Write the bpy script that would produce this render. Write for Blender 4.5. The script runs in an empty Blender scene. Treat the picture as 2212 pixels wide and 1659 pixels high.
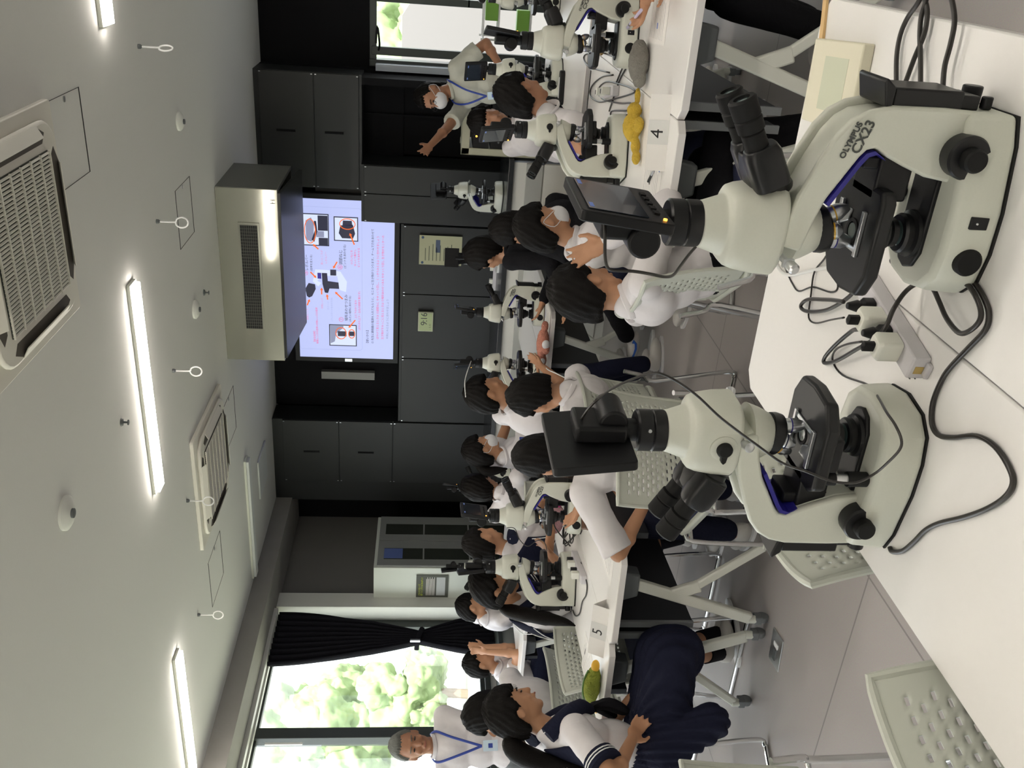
import bpy, bmesh, math, random
from mathutils import Vector, Matrix, noise, Euler
R = math.radians
C = bpy.context.scene.collection
sc = bpy.context.scene
rnd = random.Random(7)
# ---------------------------------------------------------------- camera (portrait shot stored lying on its side)
EYE = Vector((0, 0, 1.52)); FPX = 1970.0
YAW, PIT, ROL = R(26.828), R(5.636), R(1.646)
fwd = Vector((-math.sin(YAW) * math.cos(PIT), math.cos(YAW) * math.cos(PIT), -math.sin(PIT)))
rt0 = Vector((math.cos(YAW), math.sin(YAW), 0)); up0 = rt0.cross(fwd)
rgt = rt0 * math.cos(ROL) + up0 * math.sin(ROL); upv = -rt0 * math.sin(ROL) + up0 * math.cos(ROL)
cam = bpy.data.cameras.new('camera'); co = bpy.data.objects.new('camera', cam); C.objects.link(co)
X_, Y_, Z_ = -upv, rgt, -fwd
co.matrix_world = Matrix(((X_.x, Y_.x, Z_.x, EYE.x), (X_.y, Y_.y, Z_.y, EYE.y), (X_.z, Y_.z, Z_.z, EYE.z), (0, 0, 0, 1)))
cam.sensor_width = 36; cam.lens = FPX / 2212 * 36; cam.clip_start = 0.02; cam.clip_end = 300
sc.camera = co
sc.view_settings.view_transform = 'Standard'; sc.view_settings.look = 'None'
sc.view_settings.gamma = 1; sc.view_settings.use_curve_mapping = False
sc.view_settings.exposure = 0.0
w = bpy.data.worlds.new('sky'); sc.world = w; w.use_nodes = True
bg = w.node_tree.nodes['Background']; bg.inputs[0].default_value = (0.9, 0.96, 1.0, 1); bg.inputs[1].default_value = 4.5

def ray(px, py):                       # a point of the photograph as a viewing direction
    a = (1659 - py) - 829.5; b = px - 1106.0
    return fwd + rgt * (a / FPX) - upv * (b / FPX)
def atz(px, py, z):                    # ... on the horizontal plane z
    d = ray(px, py); return EYE + d * ((z - EYE.z) / d.z)
def aty(px, py, y):
    d = ray(px, py); return EYE + d * (y / d.y)
def atx(px, py, x):
    d = ray(px, py); return EYE + d * (x / d.x)
def atd(px, py, dist):
    return EYE + ray(px, py) * dist

# ---------------------------------------------------------------- materials
MATS = {}
def mat(name, col, rough=0.5, metal=0.0, emit=None, es=1.0, noise_amt=0.0, nscale=20.0, bump=0.0, bscale=200.0, trans=0.0, coat=0.0, alpha=1.0, spec=None):
    if name in MATS: return MATS[name]
    m = bpy.data.materials.new(name); m.use_nodes = True; nt = m.node_tree; b = nt.nodes['Principled BSDF']
    b.inputs['Base Color'].default_value = (*col, 1); b.inputs['Roughness'].default_value = rough; b.inputs['Metallic'].default_value = metal
    if spec is not None: b.inputs['Specular IOR Level'].default_value = spec
    if coat: b.inputs['Coat Weight'].default_value = coat
    if trans: b.inputs['Transmission Weight'].default_value = trans
    if alpha < 1: b.inputs['Alpha'].default_value = alpha
    if emit: b.inputs['Emission Color'].default_value = (*emit, 1); b.inputs['Emission Strength'].default_value = es
    if noise_amt:
        tc = nt.nodes.new('ShaderNodeTexCoord'); n = nt.nodes.new('ShaderNodeTexNoise'); n.inputs['Scale'].default_value = nscale; n.inputs['Detail'].default_value = 6
        mx = nt.nodes.new('ShaderNodeMix'); mx.data_type = 'RGBA'
        mx.inputs[6].default_value = (*[c * (1 - noise_amt) for c in col], 1); mx.inputs[7].default_value = (*[min(1, c * (1 + noise_amt)) for c in col], 1)
        nt.links.new(tc.outputs['Object'], n.inputs['Vector']); nt.links.new(n.outputs['Fac'], mx.inputs[0]); nt.links.new(mx.outputs[2], b.inputs['Base Color'])
    if bump:
        tc = nt.nodes.new('ShaderNodeTexCoord'); n = nt.nodes.new('ShaderNodeTexNoise'); n.inputs['Scale'].default_value = bscale; n.inputs['Detail'].default_value = 3
        bp = nt.nodes.new('ShaderNodeBump'); bp.inputs['Strength'].default_value = bump; bp.inputs['Distance'].default_value = 0.01
        nt.links.new(tc.outputs['Object'], n.inputs['Vector']); nt.links.new(n.outputs['Fac'], bp.inputs['Height']); nt.links.new(bp.outputs['Normal'], b.inputs['Normal'])
    MATS[name] = m; return m
M_ivory = mat('microscope_enamel', (0.62, 0.63, 0.55), 0.38, noise_amt=0.03, nscale=300)
M_black = mat('black_plastic', (0.007, 0.007, 0.008), 0.42, spec=.3)
M_black2 = mat('satin_black_metal', (0.010, 0.010, 0.011), 0.36, noise_amt=0.1, spec=.35)
M_rubber = mat('black_rubber', (0.007, 0.007, 0.007), 0.6, spec=.25)
M_chrome = mat('chrome', (0.75, 0.76, 0.77), 0.16, 1.0)
M_silver = mat('brushed_silver', (0.62, 0.63, 0.65), 0.28, 0.9)
M_blue = mat('dark_blue_trim', (0.018, 0.014, 0.22), 0.35)
M_yel = mat('yellow_ring', (0.8, 0.45, 0.03), 0.4)
M_screen = mat('dark_lcd_glass', (0.025, 0.032, 0.045), 0.12, coat=0.6)
M_led = mat('amber_lamp', (0.9, 0.4, 0.05), 0.4, emit=(1, 0.4, 0.05), es=4)
M_lens = mat('frosted_lens', (0.10, 0.14, 0.14), 0.12, coat=1.0)
M_print = mat('dark_print', (0.06, 0.065, 0.06), 0.6)
M_white = mat('white_print', (0.8, 0.8, 0.8), 0.6)
M_top = mat('white_laminate', (0.86, 0.845, 0.82), 0.32, noise_amt=0.012, nscale=60)
M_edge = mat('laminate_edge_band', (0.72, 0.70, 0.69), 0.4)
M_leg = mat('ivory_powder_coat', (0.64, 0.65, 0.59), 0.4)
M_gpl = mat('grey_plastic_bracket', (0.10, 0.11, 0.115), 0.5)
M_cast = mat('grey_caster', (0.16, 0.17, 0.18), 0.45)
M_modest = mat('dark_modesty_panel', (0.022, 0.025, 0.03), 0.55)
M_chair = mat('ivory_perforated_plastic', (0.53, 0.55, 0.485), 0.42)
M_cushion = mat('navy_seat_pad', (0.012, 0.016, 0.05), 0.85, bump=0.3, bscale=400)
M_cable = mat('black_cable', (0.022, 0.019, 0.017), 0.32)
M_wcable = mat('white_cable', (0.72, 0.72, 0.70), 0.4)
M_plug = mat('white_plug_plastic', (0.74, 0.74, 0.66), 0.42)
M_strip = mat('pale_grey_plastic', (0.62, 0.60, 0.62), 0.4)
M_paper = mat('paper', (0.82, 0.80, 0.77), 0.8)
M_ceil = mat('ceiling_plaster', (0.62, 0.62, 0.60), 0.9, noise_amt=0.02, nscale=90)
M_wallw = mat('white_wall_paint', (0.62, 0.63, 0.59), 0.8, noise_amt=0.04, nscale=4)
M_wallg = mat('shaded_wall_paint', (0.17, 0.165, 0.155), 0.8, noise_amt=0.04, nscale=6)  # shade on the wall facing sideways is put into its colour
M_beam = mat('concrete_beam', (0.26, 0.25, 0.235), 0.85, noise_amt=0.10, nscale=5, bump=0.1, bscale=40)
M_dark = mat('charcoal_cabinet_laminate', (0.012, 0.0135, 0.0135), 0.5, noise_amt=0.08, nscale=3)
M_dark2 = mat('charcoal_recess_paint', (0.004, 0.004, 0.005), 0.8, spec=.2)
M_gap = mat('gap_shade_black', (0.012, 0.012, 0.012), 0.8)  # near-black colour standing in for shade inside gaps, slots and holes
M_frame = mat('dark_window_frame', (0.05, 0.058, 0.055), 0.4, 0.3)
M_curt = mat('black_curtain_cloth', (0.010, 0.010, 0.014), 0.9, bump=0.3, bscale=120, spec=.15)
M_skin = mat('skin', (0.46, 0.235, 0.13), 0.55, noise_amt=0.06, nscale=30)
M_skin2 = mat('tanned_skin', (0.36, 0.17, 0.095), 0.55, noise_amt=0.06, nscale=30)
M_hair = mat('black_hair', (0.006, 0.005, 0.0045), 0.55, bump=0.3, bscale=260, spec=.10)
M_hairg = mat('greying_hair', (0.14, 0.145, 0.13), 0.6, bump=0.6, bscale=260)
M_shirt = mat('white_shirt_cloth', (0.68, 0.65, 0.66), 0.85, bump=0.2, bscale=25)
M_polo = mat('cream_polo_cloth', (0.50, 0.50, 0.43), 0.9, bump=0.25, bscale=25)
M_navy = mat('navy_cloth', (0.012, 0.014, 0.032), 0.85, bump=0.3, bscale=60, spec=.15)
M_blk = mat('black_cloth', (0.008, 0.008, 0.010), 0.9, bump=0.3, bscale=60, spec=.15)
M_mask = mat('white_face_mask', (0.72, 0.72, 0.74), 0.8)
M_shoe = mat('white_sneaker', (0.6, 0.58, 0.55), 0.6)
M_lip = mat('lip', (0.32, 0.11, 0.08), 0.5)
M_eye = mat('dark_eye', (0.01, 0.008, 0.008), 0.2)
M_lany = mat('blue_lanyard', (0.02, 0.05, 0.30), 0.6)
M_card = mat('name_card', (0.55, 0.68, 0.78), 0.4)

# ---------------------------------------------------------------- mesh building
class MB:
    def __init__(s): s.v = []; s.f = []; s.M = Matrix.Identity(4)
    def add(s, vs, fs):
        n = len(s.v); s.v += [s.M @ Vector(p) for p in vs]; s.f += [[i + n for i in f] for f in fs]; return s
    def box(s, c, d, rot=None):
        hx, hy, hz = d[0] / 2, d[1] / 2, d[2] / 2
        vs = [Vector((x, y, z)) for z in (-hz, hz) for x, y in ((-hx, -hy), (hx, -hy), (hx, hy), (-hx, hy))]
        if rot is not None: vs = [rot @ p for p in vs]
        c = Vector(c); return s.add([p + c for p in vs], [(3, 2, 1, 0), (4, 5, 6, 7), (0, 1, 5, 4), (1, 2, 6, 5), (2, 3, 7, 6), (3, 0, 4, 7)])
    def bx(s, x0, x1, y0, y1, z0, z1): return s.box(((x0 + x1) / 2, (y0 + y1) / 2, (z0 + z1) / 2), (abs(x1 - x0), abs(y1 - y0), abs(z1 - z0)))
    def bar(s, a, b, wd, ht, up=(0, 0, 1)):     # box section from a to b; wd sideways, ht along up
        a, b = Vector(a), Vector(b); d = (b - a); L = d.length; d.normalize(); sd = d.cross(Vector(up))
        if sd.length < 1e-4: sd = Vector((1, 0, 0))
        sd.normalize(); u = sd.cross(d)
        return s.box((a + b) / 2, (L, wd, ht), Matrix((d, sd, u)).transposed())
    def prism(s, poly, h0, h1, axis='y'):       # poly in the plane across axis
        n = len(poly)
        P = {'y': lambda p, h: (p[0], h, p[1]), 'z': lambda p, h: (p[0], p[1], h), 'x': lambda p, h: (h, p[0], p[1])}[axis]
        ar = sum(poly[i][0] * poly[(i + 1) % n][1] - poly[(i + 1) % n][0] * poly[i][1] for i in range(n))
        pl = poly if (ar > 0) == (axis != 'y') else poly[::-1]
        vs = [P(p, h0) for p in pl] + [P(p, h1) for p in pl]
        return s.add(vs, [list(range(n))[::-1], list(range(n, 2 * n))] + [(i, (i + 1) % n, n + (i + 1) % n, n + i) for i in range(n)])
    def loft(s, rings, cap=True):
        n = len(rings[0]); vs = [p for r in rings for p in r]; fs = []
        for k in range(len(rings) - 1):
            for i in range(n):
                j = (i + 1) % n; fs.append((k * n + i, k * n + j, (k + 1) * n + j, (k + 1) * n + i))
        if cap: fs += [list(range(n))[::-1], list(range((len(rings) - 1) * n, len(rings) * n))]
        return s.add(vs, fs)
    def tube(s, pts, r, seg=10, up=None, ell=1.0):
        pts = [Vector(p) for p in pts]; n = len(pts); rr = r if isinstance(r, (list, tuple)) else [r] * n
        rings = []; u = None
        for i, p in enumerate(pts):
            t = (pts[min(i + 1, n - 1)] - pts[max(i - 1, 0)]); t.normalize()
            if u is None:
                ref = Vector(up) if up else (Vector((0, 0, 1)) if abs(t.z) < 0.9 else Vector((1, 0, 0)))
                u = (ref - t * ref.dot(t)).normalized()
            else:
                u = (u - t * u.dot(t))
                u = u.normalized() if u.length > 1e-6 else t.orthogonal().normalized()
            q = u.cross(t)   # ring runs counter-clockwise seen from the end
            rings.append([p + (q * math.cos(a) * ell + u * math.sin(a)) * rr[i] for a in [2 * math.pi * k / seg for k in range(seg)]])
        return s.loft([r_[::-1] for r_ in rings])
    def cyl(s, a, b, r0, r1=None, seg=24): return s.tube([a, b], [r0, r0 if r1 is None else r1], seg)
    def lathe(s, prof, o=(0, 0, 0), ax=(0, 0, 1), seg=28):   # prof: (radius, height along ax)
        o, ax = Vector(o), Vector(ax).normalized()
        u = ax.orthogonal().normalized(); v = ax.cross(u)
        return s.loft([[o + ax * h + (u * math.cos(a) + v * math.sin(a)) * max(r, 1e-4) for a in [2 * math.pi * k / seg for k in range(seg)]] for r, h in prof])
    def ell(s, c, r, rot=None, nu=20, nv=12):
        c = Vector(c); vs = []; fs = []
        for j in range(nv + 1):
            th = math.pi * j / nv
            for i in range(nu):
                a = 2 * math.pi * i / nu; p = Vector((r[0] * math.sin(th) * math.cos(a), r[1] * math.sin(th) * math.sin(a), -r[2] * math.cos(th)))
                vs.append(c + (rot @ p if rot is not None else p))
        for j in range(nv):
            for i in range(nu): fs.append((j * nu + i, j * nu + (i + 1) % nu, (j + 1) * nu + (i + 1) % nu, (j + 1) * nu + i))
        return s.add(vs, fs)
    def cap(s, a, b, r0, r1, seg=14):           # capsule with two radii
        a, b = Vector(a), Vector(b); s.tube([a, b], [r0, r1], seg)
        s.ell(a, (r0,) * 3, None, seg, 8); s.ell(b, (r1,) * 3, None, seg, 8); return s
    def obj(s, name, m, parent=None, bevel=0.0, smooth=True, seg=2, loc=None, ang=35):
        me = bpy.data.meshes.new(name); me.from_pydata([tuple(p) for p in s.v], [], s.f)
        bm = bmesh.new(); bm.from_mesh(me); bmesh.ops.remove_doubles(bm, verts=bm.verts, dist=1e-5); bm.to_mesh(me); bm.free()
        o = bpy.data.objects.new(name, me); C.objects.link(o)
        if m: me.materials.append(m)
        if smooth:
            me.polygons.foreach_set('use_smooth', [True] * len(me.polygons))
            me.set_sharp_from_angle(angle=R(ang))
        if parent: o.parent = parent
        if loc is not None: o.location = loc
        if bevel:
            b = o.modifiers.new('bevel', 'BEVEL'); b.width = bevel; b.segments = seg; b.limit_method = 'ANGLE'; b.angle_limit = R(40)
            b.harden_normals = False
        return o
def mb(): return MB()
def tag(o, label=None, cat=None, group=None, kind=None):
    if label: o['label'] = label
    if cat: o['category'] = cat
    if group: o['group'] = group
    if kind: o['kind'] = kind
    return o
def empty(name, loc=(0, 0, 0), rz=0.0, label=None, cat=None, group=None):
    o = bpy.data.objects.new(name, None); C.objects.link(o); o.location = loc; o.rotation_euler = (0, 0, rz); o.empty_display_size = 0.1
    return tag(o, label, cat, group)
def kids(o): return [c for c in C.objects if c.parent == o]
def copy_tree(o, parent=None, label=None, group=None, drop=()):
    c = o.copy(); C.objects.link(c); c.parent = parent
    if label: c['label'] = label
    if group: c['group'] = group
    for ch in kids(o):
        if ch.name.split('.')[0] not in drop: copy_tree(ch, c)
    return c
WS = bpy.data.scenes.new('workshop')
def baked(o):            # the object's mesh with its modifiers applied, worked out in a scene of its own
    WS.collection.objects.link(o)
    with bpy.context.temp_override(scene=WS, view_layer=WS.view_layers[0]): dg = bpy.context.evaluated_depsgraph_get(); dg.update()
    me = bpy.data.meshes.new_from_object(o.evaluated_get(dg)); bpy.data.objects.remove(o); return me
def text(name, body, size, M, m, parent=None, ext=0.0004, align='LEFT', ls=1.0, cs=1.0, off=0.0):
    cu = bpy.data.curves.new(name, 'FONT'); cu.body = body; cu.size = size; cu.extrude = ext; cu.align_x = align; cu.space_line = ls; cu.space_character = cs; cu.offset = off
    cu.resolution_u = 3
    t_ = bpy.data.objects.new('tmp_text', cu); me = baked(t_)
    me.materials.clear(); me.materials.append(m)
    o = bpy.data.objects.new(name, me); C.objects.link(o)
    if parent: o.parent = parent
    o.matrix_local = M; return o
def frameM(o, x, y):     # matrix with the given origin, x axis and y axis
    x = Vector(x).normalized(); y = Vector(y); y = (y - x * x.dot(y)).normalized(); z = x.cross(y)
    return Matrix(((x.x, y.x, z.x, o[0]), (x.y, y.y, z.y, o[1]), (x.z, y.z, z.z, o[2]), (0, 0, 0, 1)))
def struct(name, b, m, parent=None, **k):
    o = b.obj(name, m, parent, **k)
    if parent is None: o['kind'] = 'structure'
    return o
def smoothpts(pts, k=4):       # Catmull-Rom
    P = [Vector(p) for p in pts]; out = []
    for i in range(len(P) - 1):
        a, b, c, d = P[max(i - 1, 0)], P[i], P[i + 1], P[min(i + 2, len(P) - 1)]
        for j in range(k):
            t = j / k; out.append(0.5 * ((2 * b) + (c - a) * t + (2 * a - 5 * b + 4 * c - d) * t * t + (3 * b - a - 3 * c + d) * t ** 3))
    return out + [P[-1]]
def rrect(w, h, r, n=5):       # rounded rectangle outline centred on 0
    out = []
    for cx, cy, a0 in ((w / 2 - r, h / 2 - r, 0), (-w / 2 + r, h / 2 - r, 90), (-w / 2 + r, -h / 2 + r, 180), (w / 2 - r, -h / 2 + r, 270)):
        for i in range(n + 1):
            a = R(a0 + 90 * i / n); out.append((cx + r * math.cos(a), cy + r * math.sin(a)))
    return out
# ================================================================ THE SETTING
def floor_mat():
    m = mat('grey_vinyl_floor', (0.17, 0.155, 0.155), 0.42); nt = m.node_tree; b = nt.nodes['Principled BSDF']
    tc = nt.nodes.new('ShaderNodeTexCoord'); br = nt.nodes.new('ShaderNodeTexBrick'); br.offset = 0.0
    br.inputs['Color1'].default_value = (0.47, 0.435, 0.42, 1); br.inputs['Color2'].default_value = (0.46, 0.425, 0.41, 1); br.inputs['Mortar'].default_value = (0.27, 0.25, 0.24, 1)
    br.inputs['Scale'].default_value = 1.0; br.inputs['Mortar Size'].default_value = 0.004; br.inputs['Brick Width'].default_value = 1.82; br.inputs['Row Height'].default_value = 1.82
    mp = nt.nodes.new('ShaderNodeMapping'); mp.inputs['Location'].default_value = (0.06, -0.53, 0)
    n = nt.nodes.new('ShaderNodeTexNoise'); n.inputs['Scale'].default_value = 350; n.inputs['Detail'].default_value = 2
    mx = nt.nodes.new('ShaderNodeMix'); mx.data_type = 'RGBA'; mx.blend_type = 'MULTIPLY'; mx.inputs[0].default_value = 0.35
    nt.links.new(tc.outputs['Object'], mp.inputs['Vector']); nt.links.new(mp.outputs[0], br.inputs['Vector']); nt.links.new(tc.outputs['Object'], n.inputs['Vector'])
    nt.links.new(br.outputs['Color'], mx.inputs[6]); nt.links.new(n.outputs['Color'], mx.inputs[7]); nt.links.new(mx.outputs[2], b.inputs['Base Color'])
    return m
XL, XR, YB, YF, HC = -6.1, 2.4, 8.5, -3.2, 3.0
struct('floor', mb().bx(XL - .2, XR + .1, YF - .1, YB + .12, -0.1, 0), floor_mat(), smooth=False)
struct('ceiling', mb().bx(XL - .2, XR + .1, YF - .1, YB + .12, HC, HC + 0.1), M_ceil, smooth=False)
struct('wall_right', mb().bx(XR, XR + .1, YF, YB, 0, HC), M_wallw, smooth=False)
struct('wall_front', mb().bx(XL, XR, YF - .1, YF, 0, HC), M_wallw, smooth=False)
# window wall: sill wall, beam, pillar
ws = mb(); ws.bx(XL - .2, XL, YF, 6.95, 0, 0.86); ws.bx(XL - .2, XL, YF, 6.95, 2.84, HC); ws.bx(XL - .2, XL, YF, -2.6, 0.86, 2.84)
struct('wall_left', ws, M_wallw, smooth=False)
struct('wall_left', mb().bx(XL, XL + .08, 7.1, YB, 0, HC), M_wallg, smooth=False)
struct('trim_1', mb().bx(XL, -5.5, YF, YB, 2.835, HC), M_beam, smooth=False)
tb = mb(); tb.bx(-5.93, -5.86, YF, 6.8, 2.80, 2.836); tb.bx(-6.02, -5.97, YF, 6.8, 2.79, 2.836)
struct('trim_2', tb, mat('white_curtain_rail', (0.62, 0.62, 0.58), 0.4), smooth=False)
struct('trim_3', mb().bx(XL - .2, -5.93, 6.9, 7.1, 0, 2.835), M_wallw, smooth=False)
# window 1: frame, mullions, panes, sill
wf = empty('window_1', (XL, 4, .86)); wf['kind'] = 'structure'
fr = mb()
fr.bx(-.09, -.02, -6.6, 2.9, 0, .06); fr.bx(-.09, -.02, -6.6, 2.9, 1.93, 1.98)
for yy in (-6.6, -4.3, -2.2, -.35, 1.53, 2.86): fr.bx(-.09, 0.01, yy - .055, yy + .055, 0.0, 1.98)
fr.obj('window_frame', M_frame, wf, bevel=.004, smooth=False)
mb().bx(-.06, -.052, -6.5, 2.8, .06, 1.93).obj('window_glass', mat('window_glass', (0.9, 0.95, 0.95), 0.02, trans=1.0, alpha=0.12), wf, smooth=False)
mb().bx(-.02, .03, -6.6, 2.9, -.03, .02).obj('window_sill', M_frame, wf, bevel=.004, smooth=False)
mb().bx(.0, .012, 1.41, 1.43, 1.55, 1.85).obj('white_lock_rod', M_white, wf, smooth=False)
# back wall behind the cabinets, with the opening of door 1 at its right
bw = mb(); bw.bx(XL, -1.2, YB, YB + .1, 0, HC); bw.bx(-1.2, XR, YB, YB + .1, 2.06, HC); bw.bx(.9, XR, YB, YB + .1, 0, 2.06)
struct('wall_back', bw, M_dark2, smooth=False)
dr = empty('door_1', (-1.2, YB, 0)); dr['kind'] = 'structure'
d = mb(); d.bx(0, .06, -.02, .12, 0, 2.06); d.bx(0.10, .17, -.03, .03, 0, 2.04); d.bx(.53, .59, 0, .06, 1.2, 2.02); d.bx(.53, .59, 0, .06, 0, 1.22); d.bx(.06, 2.1, 0, .05, 2.0, 2.06); d.bx(.59, 1.3, 0, .05, .0, .12)
d.obj('door_frame', M_frame, dr, bevel=.004, smooth=False)
mb().bx(.59, 1.3, .02, .03, .12, 2.0).obj('door_glass', MATS['window_glass'], dr, smooth=False)
mb().bx(-.02, .035, -.12, -.02, 0.0, 2.0).obj('door_jamb_strip', mat('pale_blue_jamb', (0.55, 0.6, 0.68), 0.3), dr, smooth=False)
mb().tube(smoothpts([(.14, -.03, 1.98), (.2, -.06, 1.97), (.34, -.06, 1.99), (.2, -.07, 2.0)]), .009, 8).obj('door_closer_arm', M_black, dr)
# raised charcoal wall panel strips of the built-in furniture
def cabinet(name, x0, x1, z0, z1, y0, y1, label, doors, hz, group=None, handles=True):
    e = empty(name, ((x0 + x1) / 2, (y0 + y1) / 2, z0), 0, label, 'cabinet', group); xc, yc = (x0 + x1) / 2, (y0 + y1) / 2
    mb().bx(x0 - xc, x1 - xc, y0 - yc + .02, y1 - yc, 0, z1 - z0).obj('cabinet_body', M_dark, e, smooth=False)
    n = len(doors) - 1; zs = hz
    for i in range(n):
        for j in range(len(zs) - 1):
            a, b = doors[i] - xc + .004, doors[i + 1] - xc - .004; c, d_ = zs[j] - z0 + .004, zs[j + 1] - z0 - .004
            dd = mb().bx(a, b, y0 - yc, y0 - yc + .02, c, d_).obj('cabinet_door', M_dark, e, bevel=.002, smooth=False)
            hx = (a + b) / 2
            if handles:
                mb().bx(hx - .01, hx + .01, y0 - yc - .004, y0 - yc + .002, c + (d_ - c) * .35, c + (d_ - c) * .35 + .16).obj('handle', M_dark2, dd, smooth=False)
            hg = mb()
            for xx in (a + .008, b - .014):
                for z_ in (c + .006, d_ - .02): hg.bx(xx, xx + .006, y0 - yc - .003, y0 - yc, z_, z_ + .014)
            hg.obj('hinge', M_silver, dd, smooth=False)
    return e
cabinet('tall_cabinet', -5.52, -4.56, .0, HC, 8.08, 8.39, 'charcoal full-height cabinet left of the wall display', [-5.28, -4.56], [0.05, 1.8, 2.34, 2.9], 'charcoal built-in cabinets')
cabinet('upper_cabinet', -2.2, -1.22, 2.10, HC, 8.08, 8.39, 'charcoal upper cabinet at the right, high above the pointing man', [-2.2, -1.22], [2.12, 2.5, 2.96], 'charcoal built-in cabinets')
cabinet('low_cabinet', -4.55, -2.5, .0, 1.75, 8.08, 8.39, 'charcoal low cupboard run under the wall display holding clock and notice', [-4.55, -3.84, -3.17, -2.5], [0.06, 1.73], 'charcoal built-in cabinets')
cabinet('pillar_cabinet', -2.46, -1.95, .0, 2.10, 7.98, 8.39, 'narrow charcoal column unit hiding lower right corner of the display', [-2.46, -2.2, -1.95], [0.06, 2.08], 'charcoal built-in cabinets', False)
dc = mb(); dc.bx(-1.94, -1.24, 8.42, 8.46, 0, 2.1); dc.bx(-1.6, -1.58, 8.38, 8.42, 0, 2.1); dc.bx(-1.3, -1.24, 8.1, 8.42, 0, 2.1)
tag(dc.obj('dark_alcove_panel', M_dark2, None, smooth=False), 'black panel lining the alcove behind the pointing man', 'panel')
ub = mb(); ub.bx(-4.55, -1.22, 8.40, 8.5, 1.75, 3.0)
struct('trim_4', ub, M_dark2, smooth=False)
for x0, z0, x1, z1, nm in ((-2.30, 2.11, -2.22, 2.54, 'white vertical strip plate right of the wall display'), (-4.22, 2.0, -4.14, 2.53, 'pale grey vertical strip plate left of the wall display')):
    tag(mb().bx(x0, x1, 8.34, 8.40, z0, z1).obj('strip_plate', mat('dull_white_plate', (0.3, 0.3, 0.29), 0.6), None, bevel=.002, smooth=False), nm, 'plate')
# ---------------------------------------------------------------- wall display with its slide
TVY = 8.2
tv = empty('wall_display', (-3.12, TVY, 2.26), 0, 'large flat wall display showing a bluish Japanese microscope slide', 'display')
mb().bx(-.84, .84, .0, .07, -.50, .50).obj('bezel', M_black, tv, bevel=.006, smooth=False)
mb().bx(-.83, -.80, -.004, .0, -.05, .02).obj('bezel_mark', M_silver, tv, smooth=False)
SE = mat('lit_slide_background', (0.05, 0.05, 0.07), 0.3, emit=(0.50, 0.56, 0.93), es=1.0)
SX0, SX1, SZ0, SZ1 = -.79, .79, -.448, .452
scr = mb().bx(SX0, SX1, -.003, .001, SZ0, SZ1).obj('screen', SE, tv, smooth=False)
def sxy(cx, cy): return (SX1 - (cy - 105) / 1502 * (SX1 - SX0), SZ1 - (cx - 45) / 908 * (SZ1 - SZ0))
def emat(n, c, s=1.0): return mat(n, (0.02, 0.02, 0.02), 0.5, emit=c, es=s)
S_blk = emat('slide_black', (0.02, 0.02, 0.05)); S_red = emat('slide_pink', (0.85, 0.09, 0.30)); S_or = emat('slide_orange', (1.0, 0.17, 0.02)); S_wh = emat('slide_white', (0.72, 0.8, 1.0)); S_gr = emat('slide_grey', (0.28, 0.3, 0.45)); S_faint = emat('slide_faint_line', (0.38, 0.44, 0.72)); S_bl = emat('slide_blue', (0.03, 0.02, 0.3)); S_pk = emat('slide_soft_pink', (0.75, 0.3, 0.55))
def stext(body, cx, cy, size, m):
    x, z = sxy(cx, cy); text('slide_text', body, size, frameM((x, -.006, z - size * .35), (1, 0, 0), (0, 0, 1)), m, scr, .0003)
def sbox(n, cx0, cy0, cx1, cy1, m, y=-.005, t=.001):
    x0, z0 = sxy(cx0, cy0); x1, z1 = sxy(cx1, cy1); mb().bx(min(x0, x1), max(x0, x1), y - t, y, min(z0, z1), max(z0, z1)).obj(n, m, scr, smooth=False)
def spoly(n, pts, m, y=-.006, t=.001):
    pl = [sxy(*p) for p in pts]; mb().prism(pl, y - t, y, 'y').obj(n, m, scr, smooth=False)
def sring(cx, cy, rx, ry, m, w_=.004):
    x, z = sxy(cx, cy); k = (SZ1 - SZ0) / 908
    pts = [(x + ry * k * math.cos(a), -.010, z + rx * k * math.sin(a)) for a in [2 * math.pi * i / 28 for i in range(29)]]
    mb().tube(pts, w_, 6).obj('slide_ring', m, scr)
def sarrow(cx0, cy0, cx1, cy1, wd=.012):
    x0, z0 = sxy(cx0, cy0); x1, z1 = sxy(cx1, cy1); d_ = Vector((x1 - x0, z1 - z0)); L = d_.length; d_.normalize(); n = Vector((-d_.y, d_.x)); a = Vector((x0, z0))
    q = [a + n * wd * .5, a + d_ * (L - wd * 2) + n * wd * .5, a + d_ * (L - wd * 2) + n * wd * 1.2, a + d_ * L, a + d_ * (L - wd * 2) - n * wd * 1.2, a + d_ * (L - wd * 2) - n * wd * .5, a - n * wd * .5]
    mb().prism([tuple(p) for p in q], -.009, -.008, 'y').obj('slide_arrow', S_or, scr, smooth=False)
bx_, bz = sxy(350, 850); o_ = rrect(1.42, .60, .03)
mb().tube([(bx_ + p[0], -.005, bz + p[1]) for p in o_ + o_[:1]], .0012, 4).obj('slide_border', S_faint, scr)
for a in ((95, 235, 350, 525), (395, 252, 618, 472), (332, 1270, 598, 1485)):
    sbox('slide_picture_border', *a, S_blk); sbox('slide_picture', a[0] + 9, a[1] + 9, a[2] - 9, a[3] - 9, S_wh, -.0065)
spoly('slide_drawing', [(140, 470), (140, 300), (190, 270), (215, 330), (210, 420), (190, 490)], S_gr, -.0078); spoly('slide_drawing', [(190, 470), (225, 380), (215, 300), (235, 300), (245, 390), (215, 490)], S_blk, -.0079)
sbox('slide_drawing', 235, 390, 305, 445, S_gr, -.0078); sbox('slide_drawing', 250, 250, 340, 385, S_blk, -.0078); sbox('slide_drawing', 255, 450, 340, 516, S_blk, -.0078)
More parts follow.
